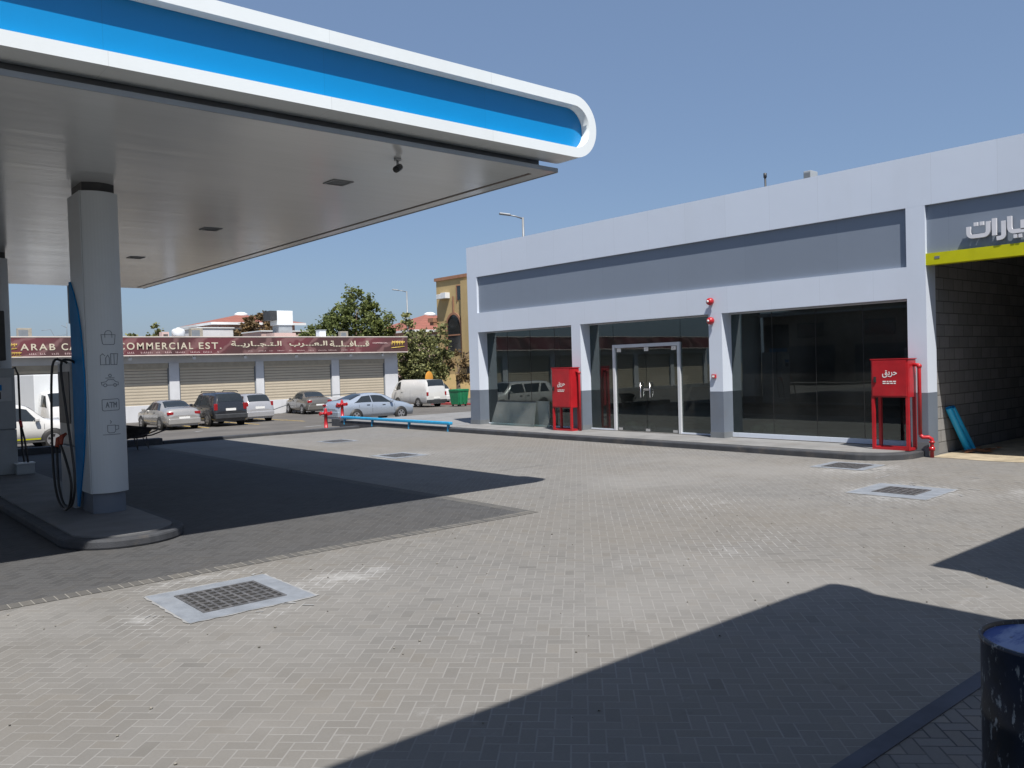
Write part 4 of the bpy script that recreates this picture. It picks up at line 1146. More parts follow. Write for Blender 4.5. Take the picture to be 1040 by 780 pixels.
def vehicle(name, label, cat, loc, rz, st, pm, wheels, r, sides, front=None, rear=None, group='cars parked outside the shuttered shops', zlow=.22, rear_x=None, hb=.88,
            tail=(), heads=(), plate=None, bumper=None, mirrors=None, handles=(), extra=None, seams=()):
    v = empty(name, loc, rz, label=label, cat=cat, group=group)
    C = Car(st, zlow)
    bd = C.body().build('body', pm, v)
    for sd in (1, -1):
        for (xa, xb, sa, sb) in sides:
            m = MB(); C.patch(m, xa, xb, 3.10, 3.86, sd, slant=(sa, sb)); m.build('window', M['carglass'], v)
    if front: m = MB(); C.screen(m, *front); m.build('windscreen', M['carglass'], v)
    if rear: m = MB(); C.screen(m, *rear); m.build('rear_window', M['carglass'], v)
    for x in wheels:
        ar = MB()
        for sd in (1, -1):
            yy = C.loop(x)[2][0]
            ar.lathe([(0, -.05), (r + .055, -.05), (r + .055, .004), (0, .004)], 28, Matrix.Translation((x, sd * yy, r)) @ Matrix.Rotation(-PI / 2 * sd, 4, 'X'))
            wheel(v, x, sd * (yy - .09), r, .2, sd)
        ar.build('wheel_arch', M['black'], v)
    for (x, y, z, lx, ly, lz) in tail:
        for sd in (1, -1): MB().box(x - lx, x + lx, sd * y - ly, sd * y + ly, z - lz, z + lz, bev=min(lx, ly, lz) * .4).build('tail_light', M['tail'], v)
    for (x, y, z, lx, ly, lz) in heads:
        for sd in (1, -1): MB().box(x - lx, x + lx, sd * y - ly, sd * y + ly, z - lz, z + lz, bev=min(lx, ly, lz) * .4).build('headlight', M['lamp'], v)
    if plate: MB().box(plate[0] - .015, plate[0] + .015, -.26, .26, plate[1] - .06, plate[1] + .06).build('number_plate', M['plate'], v)
    if bumper:
        for (x0, x1, w, z0, z1, mt) in bumper: MB().box(x0, x1, -w, w, z0, z1, bev=.035).build('bumper', mt, v)
    if mirrors:
        for sd in (1, -1): MB().box(mirrors[0] - .07, mirrors[0] + .07, sd * (mirrors[1] + .02) - .08, sd * (mirrors[1] + .02) + .08, mirrors[2] - .06, mirrors[2] + .06, bev=.03).build('mirror', pm, v)
    sm = MB()
    for x in seams:
        for sd in (1, -1): C.patch(sm, x - .007, x + .007, .8, 3.05, sd, off=.003, nx=1, nq=5)
    for x in handles:
        for sd in (1, -1): C.patch(sm, x - .09, x + .09, 2.5, 2.68, sd, off=.012, nx=2, nq=1)
    if seams: sm.build('door_seam', M['dark'], v)
    if extra: extra(v, C)
    return v

SEDAN = [(-2.25, .74, .66, .70, .58), (-2.17, .97, .86, .80, .66), (-1.98, 1.07, .93, .86, .70), (-1.50, 1.12, .95, .885, .68), (-.78, 1.42, .95, .895, .57), (-.2, 1.465, .94, .90, .56),
         (.35, 1.42, .93, .895, .57), (1.08, 1.03, .91, .88, .70), (1.7, .93, .83, .86, .68), (2.1, .80, .72, .79, .6), (2.25, .62, .56, .64, .5)]
sedan_kw = dict(wheels=(-1.33, 1.33), r=.315, sides=((-1.32, -.42, .42, .02), (-.36, .72, .0, -.40)), front=(1.02, .42), rear=(-1.44, -.82),
                tail=((-2.16, .66, .83, .07, .15, .075),), heads=((2.05, .62, .66, .1, .14, .06),), plate=(-2.26, .60), mirrors=(.72, .92, .98),
                seams=(-1.15, -.39, .95), handles=(-.62, .3), bumper=((-2.31, -2.1, .78, .30, .58, None),))
def withb(kw, pm, **o):
    d = dict(kw); d.update(o)
    d['bumper'] = tuple((*b[:5], b[5] or pm) for b in d.get('bumper', ()))
    return d
HY = PI / 2    # heading +Y
vehicle('parked_car', 'silver sedan with dented rear bumper parked nearest the icon pillar', 'car', (14.3, 43.9, lot_z(43.9) + .0), HY + .03, SEDAN, M['p_silver'], **withb(sedan_kw, M['p_silver']))
SUV = [(-2.2, .80, .74, .78, .66), (-2.14, 1.12, 1.0, .86, .70), (-2.05, 1.45, 1.04, .885, .66), (-1.86, 1.69, 1.05, .90, .64), (-1.2, 1.755, 1.05, .91, .64), (.1, 1.74, 1.04, .91, .64), (.42, 1.67, 1.03, .91, .65),
       (1.08, 1.14, 1.02, .90, .72), (1.75, 1.04, .93, .88, .72), (2.12, .92, .82, .80, .64), (2.24, .66, .6, .68, .55)]
def rack(v, C):
    m = MB()
    for sd in (1, -1): m.tube([(-1.7, sd * .58, 1.74), (-1.6, sd * .58, 1.81), (.2, sd * .58, 1.81), (.3, sd * .58, 1.74)], .02, 8)
    m.build('roof_rail', M['dark'], v)
vehicle('parked_car', 'black off-road car with roof rails parked between the two silver cars', 'car', (16.8, 44.1, lot_z(44.1)), HY, SUV, M['p_black'], (-1.33, 1.35), .36,
        ((-1.95, -1.22, .14, .0), (-1.14, -.28, .0, .0), (-.2, .78, .0, -.40)), front=(1.0, .48), rear=(-2.10, -1.88), zlow=.28, tail=((-2.13, .76, 1.02, .06, .09, .17),), heads=((2.1, .62, .8, .1, .14, .08),),
        plate=(-2.2, .88), mirrors=(.75, .95, 1.1), seams=(-1.18, -.24, .95), handles=(-.5, .4), bumper=((-2.32, -2.1, .84, .42, .66, M['dark']),), extra=rack)
HATCH = [(-1.95, .72, .66, .72, .6), (-1.9, .98, .9, .80, .66), (-1.80, 1.2, .98, .83, .64), (-1.45, 1.52, 1.0, .84, .58), (-.9, 1.575, 1.0, .85, .57), (.1, 1.55, .98, .85, .57), (.35, 1.5, .97, .85, .58),
         (1.1, 1.05, .94, .84, .68), (1.6, .95, .85, .82, .66), (1.9, .8, .7, .74, .58), (2.0, .62, .56, .62, .5)]
vehicle('parked_car', 'pale silver hatchback parked right of the black off-road car', 'car', (19.35, 46.1, lot_z(46.1)), HY, HATCH, M['p_silver2'], (-1.2, 1.25), .3,
        ((-1.5, -.55, .3, .0), (-.48, .72, .0, -.42)), front=(1.04, .42), rear=(-1.83, -1.5), tail=((-1.84, .72, 1.0, .07, .07, .13),), heads=((1.85, .6, .68, .1, .13, .07),), plate=(-1.94, .80), mirrors=(.7, .9, 1.0),
        seams=(-.52, .95), handles=(-.2,), bumper=((-2.03, -1.8, .78, .30, .60, M['p_silver2']),))
vehicle('parked_car', 'dusty dark grey car parked by the low white wall behind the ice blue car', 'car', (25.6, 50.9, lot_z(50.9)), HY - .12, SEDAN, M['p_grey'], **withb(sedan_kw, M['p_grey']))
COUPE = [(-2.28, .72, .66, .68, .56), (-2.2, .95, .86, .79, .66), (-2.0, 1.08, .94, .85, .70), (-1.6, 1.14, .95, .88, .66), (-.80, 1.385, .94, .89, .56), (-.15, 1.43, .92, .895, .55),
         (.4, 1.36, .90, .89, .57), (1.25, .98, .86, .875, .72), (1.8, .88, .78, .85, .68), (2.15, .74, .66, .78, .58), (2.28, .56, .5, .62, .48)]
vehicle('parked_car', 'ice blue sedan seen side on behind the light blue guard rail', 'car', (22.3, 37.5, lot_z(37.5)), .03, COUPE, M['p_blue'], **withb(sedan_kw, M['p_blue'], sides=((-1.42, -.40, .55, .02), (-.34, .85, .0, -.52)), front=(1.18, .46), rear=(-1.54, -.84),
        tail=((-2.2, .64, .86, .07, .16, .06),), heads=((2.1, .62, .66, .13, .13, .055),)))
VAN = [(-2.35, .78, .72, .78, .70), (-2.3, 1.3, 1.1, .83, .74), (-2.22, 1.72, 1.18, .84, .70), (-2.05, 1.93, 1.2, .845, .70), (-1.0, 1.96, 1.2, .845, .70), (1.0, 1.95, 1.18, .845, .70), (1.35, 1.88, 1.15, .845, .70),
       (1.98, 1.32, 1.1, .84, .72), (2.2, 1.05, .9, .82, .70), (2.35, .72, .65, .76, .6)]
vehicle('delivery_van', 'white panel van parked at the end of the shuttered shops', 'van', (33.85, 50.2, lot_z(50.2)), HY, VAN, M['p_white'], (-1.25, 1.35), .32,
        ((1.02, 1.72, .0, -.34),), front=(1.94, 1.4), rear=(-2.27, -2.08), zlow=.26, tail=((-2.31, .76, .95, .05, .07, .13),), heads=((2.28, .6, .8, .08, .12, .08),), plate=(-2.36, .66), mirrors=(1.5, .93, 1.25),
        seams=(.95, -.25), handles=(.8,), bumper=((-2.44, -2.25, .82, .32, .55, M['dark']),))
vehicle('parked_car', 'white car mostly hidden between the white van and the green bin', 'car', (37.9, 54.6, lot_z(54.6)), HY, HATCH, M['p_white'], (-1.2, 1.25), .3,
        ((-1.5, -.55, .3, .0), (-.48, .72, .0, -.42)), front=(1.04, .42), rear=(-1.83, -1.5), tail=((-1.84, .72, 1.0, .07, .07, .13),), plate=(-1.94, .80), seams=(-.52,),
        bumper=((-2.03, -1.8, .78, .30, .60, M['p_white']),))
BIG = [(-2.5, .84, .78, .80, .68), (-2.45, 1.15, 1.02, .90, .74), (-2.36, 1.5, 1.06, .93, .70), (-2.15, 1.70, 1.07, .945, .68), (-1.4, 1.755, 1.07, .95, .67), (.2, 1.75, 1.06, .95, .67), (.62, 1.69, 1.05, .945, .68),
       (1.35, 1.17, 1.04, .93, .78), (2.0, 1.09, .98, .92, .76), (2.42, .98, .86, .86, .70), (2.55, .7, .64, .74, .6)]
def stripe(v, C):
    m = MB()
    for sd in (1, -1): C.patch(m, -2.3, 2.3, .95, 1.15, sd, off=.005, nx=20, nq=1)
    m.build('side_stripe', M['yellow'], v)
    for sd in (1, -1): MB().box(-1.2, 1.2, sd * .93 - .07, sd * .93 + .07, .30, .36, bev=.02).build('running_board', M['dark'], v)
vehicle('parked_car', 'big white off-road car with a yellow side stripe seen past the fuel dispensers', 'car', (5.75, 36.0, lot_z(36.0) - .08), .0, BIG, M['p_white'], (-1.5, 1.5), .38,
        ((-2.05, -1.32, .16, -.26), (-1.18, -.24, -.26, .0), (-.14, 1.08, .0, -.42)), front=(1.27, .68), rear=(-2.40, -2.18), zlow=.36, tail=((-2.44, .78, 1.0, .05, .08, .17),), heads=((2.4, .66, .82, .1, .14, .09),), mirrors=(.95, 1.0, 1.15), plate=(-2.52, .8),
        seams=(-.19, -1.26, 1.2), handles=(-.4, .15), bumper=((2.38, 2.64, .84, .42, .66, M['dark']), (-2.62, -2.42, .82, .42, .64, M['dark'])), extra=stripe)
# box truck behind the pickup
bt = empty('box_truck', (9.75, 47.5, lot_z(47.5)), -HY + .1, label='white box truck facing the forecourt behind the big white car', cat='truck')
MB().box(-3.2, 1.0, -1.05, 1.05, .85, 2.95, bev=.03).build('cargo_box', M['white'], bt)
CAB = Car([(1.05, 2.05, 1.3, .92, .80), (1.2, 2.12, 1.3, .93, .80), (1.9, 2.05, 1.3, .93, .80), (2.5, 1.25, 1.18, .90, .80), (2.65, .9, .85, .88, .75), (2.7, .7, .66, .8, .7)], .4)
CAB.body(30).build('cab', M['p_white'], bt)
m = MB(); CAB.screen(m, 2.42, 1.96); m.build('windscreen', M['carglass'], bt)
for sd in (1, -1):
    m = MB(); CAB.patch(m, 1.3, 2.2, 3.1, 3.85, sd, slant=(0, -.3)); m.build('window', M['carglass'], bt)
    MB().box(2.62, 2.72, sd * .65 - .12, sd * .65 + .12, .72, .88, bev=.02).build('headlight', M['lamp'], bt)
    for x in (-2.2, 1.9): wheel(bt, x, sd * .82, .38, .22, sd)
MB().box(-3.1, 2.3, -.45, .45, .45, .84).build('chassis', M['dark'], bt)

# green wheeled bin
gb = empty('waste_bin', (34.75, 46.5, lot_z(46.5)), .1, label='green wheeled waste container beside the white van', cat='bin')
gb.scale = (.74, .9, .92)
m = MB(); bm = m.bm
lo = [bm.verts.new(p) for p in ((-.55, -.4, .16), (.55, -.4, .16), (.55, .4, .16), (-.55, .4, .16))]; hi = [bm.verts.new(p) for p in ((-.68, -.52, 1.15), (.68, -.52, 1.15), (.68, .52, 1.15), (-.68, .52, 1.15))]
bm.faces.new(lo[::-1]); bm.faces.new(hi)
for k in range(4): bm.faces.new([lo[k], lo[(k + 1) % 4], hi[(k + 1) % 4], hi[k]])
m.box(-.72, .72, -.56, .56, 1.151, 1.2, bev=.015)
for x in (-.45, 0, .45): m.box(x - .03, x + .03, -.54, -.44, .3, 1.14)
m.build('bin_body', M['green'], gb)
MB().box(-.70, .70, -.54, .56, 1.205, 1.30, bev=.03).build('lid', M['green'], gb)
for (x, y) in ((-.45, -.3), (.45, -.3), (.45, .3), (-.45, .3)):
    MB().lathe([(0, -.025), (.09, -.025), (.09, .025), (0, .025)], 14, Matrix.Translation((x, y, .09)) @ Matrix.Rotation(PI / 2, 4, 'X')).build('wheel', M['tyre'], gb)
tag(MB().box(36.2, 36.5, 46, 52, -.7, -.45, bev=.03).build('kerb_red', mat('red_kerb', (.3, .05, .05), .8, .3)), kind='structure')

# ================================================================== SHUTTERED SHOPS
SH = Vector((20, 55, 0)); ZB = -.68
ss = empty('shop_terrace', tuple(SH), label='low white terrace of shuttered shops with a long dark red signboard', cat='building')
def S_(mb, nm, mt, par=ss):
    o = mb.build(nm, mt, par)
    if par is ss: o.matrix_parent_inverse = Matrix.Translation(-SH)
    return o
PX = [(-38 + 5.6 * k, -37.4 + 5.6 * k) for k in range(7)] + [(1.3, 1.9), (6.9, 7.5), (12.4, 13.0), (18.09, 18.71), (23.86, 24.42), (29.61, 30.21), (34.11, 35.26)]  # bays left of the frame are added for the shop glass to reflect
S_(MB().box(-38, 35.24, 55.25, 66, ZB, 4.5).box(-38, 35.26, 54.99, 55.249, 2.93, 4.5), 'wall', M['shopwhite'])
for a, b in PX: S_(MB().box(a, b, 54.93, 55.249, ZB, 2.929), 'pillar', M['shopwhite'])
S_(MB().box(-38, 35.5, 54.27, 54.985, 3.42, 3.6), 'awning_slab', M['shopgrey'])
for (_, a), (b, _) in zip(PX, PX[1:]):
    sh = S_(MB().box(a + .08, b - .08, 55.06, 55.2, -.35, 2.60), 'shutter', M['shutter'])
    MB().box(a + .02, b - .02, 55.0, 55.245, 2.605, 2.925).build('shutter_box', mat('shutter_box', (.36, .32, .25), .6, .1), sh)
    for q_ in (a, b - .078): MB().box(q_, q_ + .078, 55.02, 55.245, -.35, 2.6).build('guide_rail', M['grey'], sh)
S_(MB().box(-38, 35.3, 53.9, 55.24, ZB - .2, -.36), 'step', M['walk'])
# signboard: frame, print, lettering
sb = S_(MB().box(-38, 35.68, 54.10, 54.25, 3.44, 4.53), 'signboard', M['signprint'])
for q_ in (4.531, 3.381): MB().box(-38, 35.70, 54.08, 54.25, q_, q_ + .058).build('frame', M['signframe'], sb)
YT = 54.09
# word positions from left to right
def word(s, x0, x1, z0, z1, mt, bold=.012, nm='lettering', sp=1.0): return text(nm, s, mt, sb, x1 - x0, z1 - z0, face_negY(x0, YT, z0), .02, bold, sp)
word('ARAB', 9.67, 11.44, 3.79, 4.16, M['cream'], .012, sp=1.3)
word('CARAVAN', 11.77, 14.6, 3.78, 4.18, M['cream'], .012, sp=1.25)
word('COMMERCIAL', 14.85, 19.36, 3.77, 4.20, M['cream'], .012, sp=1.3)
word('EST.', 19.73, 21.2, 3.77, 4.20, M['cream'], .012, sp=1.25)
word(arab('قـــافــلــة'), 29.07, 32.3, 3.86, 4.28, M['cream'], .02)
word(arab('الـعـــرب'), 25.97, 28.87, 3.84, 4.28, M['cream'], .02)
word(arab('الـتـجــاريــة'), 21.85, 25.39, 3.84, 4.28, M['cream'], .02)
def tinyrow(x0, x1, z, mt, seed, h=.10):
    rnd = random.Random(seed); m_ = MB(); x = x0
    while x < x1:
        for k in range(rnd.randint(3, 8)):
            w_ = rnd.uniform(.05, .09); hh = h * rnd.choice((.7, 1, 1))
            m_.box(x, x + w_ * .8, YT - .006, YT, z, z + hh * .3); m_.box(x, x + w_ * .3, YT - .006, YT, z + hh * .3, z + hh)
            x += w_ + .03
            if x > x1: break
        x += rnd.uniform(.12, .35)
    m_.build('small_print', mt, sb)
tinyrow(10.1, 14.5, 3.54, M['pinktext'], 1); tinyrow(14.9, 21.0, 3.54, M['pinktext'], 2); tinyrow(23.0, 31.0, 3.58, M['pinktext'], 3, .07)
def emblem(cx_, cz_, s):
    m_ = MB()
    for k in range(5):
        x = cx_ + (k - 2) * .2 * s
        m_.tube([(x - .08 * s, YT - .006, cz_ - .14 * s), (x - .02 * s, YT - .006, cz_ + .16 * s), (x + .05 * s, YT - .006, cz_ + .02 * s), (x + .1 * s, YT - .006, cz_ + .14 * s)], .03 * s, 6)
    m_.tube([(cx_ - .5 * s, YT - .006, cz_ - .28 * s), (cx_ + .5 * s, YT - .006, cz_ - .2 * s)], .025 * s, 6)
    m_.build('emblem', M['gold'], sb)
emblem(34.8, 4.05, 1.15); emblem(9.1, 4.05, .8); emblem(9.4, 3.6, .6)
word('COMMERCIAL', 32.6, 33.9, 4.05, 4.15, M['pinktext'], .01)
# small lamps under the awning
for x in (6, 11.6, 15.6, 19.5, 22.9, 26.6, 30.9, 33.6):
    o = empty('awning_lamp', (x, 54.45, 3.42), label='small white floodlight under the shop signboard', cat='lamp', group='floodlights under the signboard')
    MB().box(-.10, .10, -.12, .10, -.30, -.12, bev=.02).build('lamp_head', M['white'], o)
    MB().box(-.02, .02, -.02, .02, -.12, 0).build('bracket', M['grey'], o)
# low walls and handrails before the shops
for (a, b, zt, lab) in ((8.6, 17.3, .34, 'low white wall in front of the shutters behind the silver sedan'), (21.3, 30.1, .28, 'low white wall in front of the shutters behind the pale hatchback')):
    w_ = MB().box(a, b, 53.35, 53.6, ZB - .1, zt, bev=.01)
    tag(w_.build('low_wall', M['shopwhite']), lab, 'wall', 'low white walls before the shops')
hr = empty('handrail', (24.2, 53.2, lot_z(53)), label='thin grey handrail on posts in front of the low white wall', cat='handrail')
MB().tube([(-.6, 0, .1), (2.4, -.3, 1.0), (6.0, -.6, 1.15)], .03, 8).build('rail', M['grey'], hr)
for (x, y, z) in ((2.4, -.3, 1.0), (6.0, -.6, 1.15), (1.6, -.2, .7)): MB().tube([(x, y, -.1), (x, y, z)], .03, 8).build('post', M['grey'], hr)

# things on the terrace roof
def ac_unit(loc, label, s=1.0):
    o = empty('air_conditioner', loc, label=label, cat='air conditioner')
    MB().box(-.65 * s, .65 * s, -.4 * s, .4 * s, .1, 1.3 * s, bev=.02).build('case', M['acbox'], o)
    MB().box(-.6 * s, .3 * s, -.41 * s, -.4 * s, .2, 1.1 * s).build('grille', M['grey'], o)
    MB().box(-.6 * s, -.5 * s, -.35 * s, .35 * s, 0, .1).box(.5 * s, .6 * s, -.35 * s, .35 * s, 0, .1).build('foot', M['grey'], o)
    return o
ac_unit((10.6, 58, 4.5), 'beige air conditioner above the first letters of the signboard', .58)
ac_unit((20.98, 58, 4.5), 'brown air conditioner on the terrace roof beside the white tank', .62)
ac_unit((32.35, 58, 4.5), 'small air conditioner on the terrace roof near its right end', .5)
tk = empty('water_tank', (19.8, 58, 4.5), label='white round water tank on the shuttered shops roof', cat='water tank')
MB().lathe([(.40, .28), (.43, .31), (.43, .62), (.38, .72), (.27, .78), (.12, .80), (.12, .85), (0, .85)], 26).build('tank_body', M['tank'], tk)
MB().box(-.35, .35, -.35, .35, 0, .279).build('stand', M['grey'], tk)
vb = empty('vent_box', (30.45, 58.0, 4.5), label='small white roof box in front of the big green tree', cat='roof box')
MB().box(-.27, .27, -.3, .3, 0, .72, bev=.02).build('case', M['white'], vb)
MB().box(-.31, .31, -.34, .34, .72, .76).build('cap', M['lightgrey'], vb)
wr = empty('roof_antenna', (12.95, 58, 4.5), label='bent thin aerial and wires on the terrace roof left of the pillar', cat='aerial')
MB().tube([(0, 0, 0), (.02, 0, 1.1)], .02, 6).build('mast', M['grey'], wr)
MB().tube([(-1.4, 0, .62), (-.9, 0, .68), (-.7, 0, .25), (0, 0, .4), (-.5, 0, .12)], .018, 6).tube([(0, 0, .8), (-.3, 0, .95)], .015, 6).build('wire', M['grey'], wr)
for (px_, lab, mt) in ((18.86, 'pinkish brick chimney block on the terrace roof left of the white tank', M['pinkwall']),):
    o = empty('roof_block', (px_, 58, 4.5), label=lab, cat='roof block')
    MB().box(-.22, .22, -.3, .3, 0, .55).build('block', mt, o); MB().box(-.15, .15, -.31, -.3, .2, .4).build('vent', M['rust'], o)

# ================================================================== HOUSES BEHIND
def house(name, loc, w, d, h, over, rise, label, rz=0.0):
    o = empty(name, loc, rz, label=label, cat='house', group='red roofed houses beyond the shops')
    MB().box(-w, w, -d, d, 0, h).build('wall', M['pinkwall'], o)
    W_, D_ = w + over, d + over
    m_ = MB(); bm = m_.bm
    r_ = max(0.3, W_ - D_)
    e = [bm.verts.new(p) for p in ((-W_, -D_, h), (W_, -D_, h), (W_, D_, h), (-W_, D_, h))]
    t_ = [bm.verts.new((-r_, 0, h + rise)), bm.verts.new((r_, 0, h + rise))]
    bm.faces.new([e[0], e[1], t_[1], t_[0]]); bm.faces.new([e[2], e[3], t_[0], t_[1]]); bm.faces.new([e[1], e[2], t_[1]]); bm.faces.new([e[3], e[0], t_[0]]); bm.faces.new(e[::-1])
    rf = m_.build('roof', M['rooftile'], o)
    MB().box(-W_, W_, -D_ - .05, -D_ + .05, h - .25, h - .003).box(-W_ - .05, -W_ + .05, -D_ + .051, D_, h - .25, h - .003).build('eaves', M['white'], rf)
    MB().lathe([(.7, h + rise - .25), (.7, h + rise + .1), (.4, h + rise + .25), (0, h + rise + .3)], 14).build('finial', M['white'], rf)
    for x in (-w * .5, 0, w * .5):
        fr = MB().box(x - .7, x + .7, -d - .05, -d, h - 1.9, h - .7).build('window', M['carglass'], o)
        MB().box(x - .85, x + .85, -d - .08, -d, h - .69, h - .52).box(x - .85, x + .85, -d - .08, -d, h - 2.05, h - 1.91).build('frame', M['white'], fr)
    return o
house('red_roof_house', (37.6, 90, -.8), 4.3, 4.2, 8.25, .9, 1.15, 'pink walled house with a red hipped roof far left behind the terrace')
house('red_roof_house', (57.9, 82.8, -.8), 5.5, 5, 7.2, .6, 2.1, 'red roofed house behind the dense tree next to the ochre building')
wbx = empty('roof_room', (30.95, 66.3, -.7), label='white sheet metal roof room with dark open side above the terrace', cat='roof room')
MB().box(-.8, 1.1, -.8, .8, 0, 6.1).build('wall', M['pinkwall'], wbx)
MB().box(-.45, .95, -.7, .7, 6.75, 7.95, bev=.03).build('cooler_case', M['white'], wbx)
MB().box(-1.05, -.46, -.68, .68, 7.15, 7.93).build('open_end', M['dark'], wbx)
MB().box(-.3, .9, -.6, .6, 6.101, 6.749).build('stand', M['lightgrey'], wbx)
pw = empty('parapet_house', (33.0, 71.5, -.7), label='flat roofed pink house whose parapet shows above the signboard', cat='house')
MB().box(-2.2, 3.0, -2, 2, 0, 6.4).build('wall', M['pinkwall'], pw)
MB().box(-2.3, 3.1, -2.1, 2.1, 6.402, 6.5).build('coping', M['white'], pw)
wb2 = empty('block_house', (32.0, 86, -.8), label='pale flat roofed house left of the red hipped roof', cat='house')
MB().box(-1.8, 1.8, -3, 3, 0, 7.5).build('wall', M['shopwhite'], wb2)
MB().box(-1.9, 1.9, -3.1, 3.1, 7.502, 7.6).build('coping', M['white'], wb2)

# ochre building with arched window, facing -X
ob = empty('ochre_building', (48, 60, 0), label='tall ochre building with brown trim and an arched window niche', cat='building')
def O_(mb, nm, mt, par=ob):
    o = mb.build(nm, mt, par)
    if par is ob: o.matrix_parent_inverse = Matrix.Translation(Vector((-48, -60, 0)))
    return o
O_(MB().box(48, 60, 52, 67.4, -1, 10.55), 'wall', M['yellowbuild'])
O_(MB().box(47.85, 60.15, 51.85, 67.55, 10.552, 10.85), 'coping', M['ochretrim'])
O_(MB().box(47.55, 47.999, 55.5, 62.9, -1, 10.2).box(47.3, 47.549, 59, 62.9, 2.2, 2.6), 'bay_front', M['yellowbuild'])
nw = O_(MB().box(47.96, 47.999, 63.0, 64.0, 8.5, 9.8), 'window', M['carglass'])
MB().box(47.93, 47.999, 62.9, 63.0, 8.4, 9.9).box(47.93, 47.999, 64.0, 64.1, 8.4, 9.9).box(47.93, 47.999, 63.0, 64.0, 9.801, 9.9).build('frame', M['ochretrim'], nw)
ai = O_(MB().box(47.45, 47.995, 65.2, 66.0, 8.75, 9.3, bev=.02).box(47.45, 47.995, 66.05, 66.7, 8.75, 9.2, bev=.02), 'air_unit', M['white'])
arch = [(63.4, 3.6), (65.8, 3.6)] + [(64.6 + 1.2 * math.cos(PI - PI * k / 14 + PI) * -1, 6.0 + 1.3 * math.sin(PI * k / 14)) for k in range(15)]
arch = [(63.4, 3.4)] + [(64.6 - 1.2 * math.cos(PI * k / 16), 5.9 + 1.35 * math.sin(PI * k / 16)) for k in range(17)] + [(65.8, 3.4)]
aw = O_(MB().prism(arch, 'x', 47.95, 47.99), 'arched_window', M['carglass'])
m = MB(); ribbon(m, arch, .22, 47.86, 47.945); ribbon(m, [(64.6, 7.25), (64.6, 8.9)], .16, 47.88, 47.94); ribbon(m, [(63.4, 5.2), (65.8, 5.2)], .12, 47.90, 47.944)
m.build('arch_trim', M['ochretrim'], aw)
O_(MB().box(47.50, 47.549, 58.9, 62.2, -.9, 2.19), 'dark_doorway', M['dark'])
O_(MB().box(47.5, 48.1, 67.41, 68.3, 6.6, 7.0).box(47.6, 48.0, 67.45, 68.1, 6.3, 6.599), 'cornice', M['ochretrim'])
rt = empty('water_tank', (52, 59.5, 10.6), label='white dome tank on top of the ochre building', cat='water tank')
MB().lathe([(.9, 0), (.95, .1), (.95, .9), (.6, 1.3), (0, 1.4)], 20).build('tank_body', M['tank'], rt)
MB().lathe([(.25, 1.35), (.25, 1.5), (0, 1.52)], 12).build('cap', M['lightgrey'], rt)
yw = MB().box(42, 47.4, 60.2, 60.5, -.9, 1.5)
tag(yw.build('yard_wall', M['yellowbuild']), 'ochre yard wall behind the white van under the dense tree', 'wall')

# ================================================================== TREES
def tree(name, loc, blobs, nleaf, size, lmat, label, trunk_h, group='trees beyond the terrace', seed=1):
    rnd = random.Random(seed)
    t = empty(name, loc, label=label, cat='tree', group=group)
    tr = MB()
    tr.tube([(0, 0, -.3), (.05, .03, trunk_h * .5), (.0, .1, trunk_h)], [.22, .17, .13], 8)
    for (cx_, cy_, cz_, rx, ry, rz_) in blobs:
        a = (0, .05, trunk_h * rnd.uniform(.6, 1.0)); e = (cx_, cy_, cz_)
        mid = tuple((p + q) / 2 + rnd.uniform(-.15, .15) for p, q in zip(a, e))
        tr.tube([a, mid, e], [.08, .055, .02], 6)
        for q in range(5):
            u = Vector((rnd.gauss(0, 1), rnd.gauss(0, 1), rnd.gauss(0, 1))).normalized()
            tr.tube([e, (cx_ + u.x * rx * .8, cy_ + u.y * ry * .8, cz_ + u.z * rz_ * .8)], [.025, .008], 5)
    tr.build('trunk', M['bark'], t)
    m = MB(); bm = m.bm
    tot = sum(b[3] * b[4] * b[5] for b in blobs) ** 1.0
    for b in blobs:
        cx_, cy_, cz_, rx, ry, rz_ = b
        nn = int(nleaf * (rx * ry * rz_) / tot)
        # sub clumps near the blob's skin
        nc = max(6, nn // 45)
        clumps = []
        for k in range(nc):
            u = Vector((rnd.gauss(0, 1), rnd.gauss(0, 1), rnd.gauss(0, 1))).normalized(); r_ = rnd.uniform(.45, 1.08)
            clumps.append((Vector((cx_ + u.x * rx * r_, cy_ + u.y * ry * r_, cz_ + u.z * rz_ * r_)), rnd.uniform(.16, .34)))
        for k in range(nn):
            c_, cr = rnd.choice(clumps)
            p = c_ + Vector((rnd.gauss(0, 1), rnd.gauss(0, 1), rnd.gauss(0, .8))) * cr * .75
            ax = Vector((rnd.gauss(0, 1), rnd.gauss(0, 1), rnd.gauss(0, .6))).normalized()
            nrm = ax.orthogonal().normalized(); nrm.rotate(Matrix.Rotation(rnd.uniform(0, 2 * PI), 3, ax))
            l = size * rnd.uniform(.7, 1.35); w_ = l * rnd.uniform(.28, .45)
            v = [bm.verts.new(p - ax * l * .5), bm.verts.new(p + nrm * w_), bm.verts.new(p + ax * l * .5), bm.verts.new(p - nrm * w_)]
            bm.faces.new(v)
    m.build('crown', lmat, t)
    return t
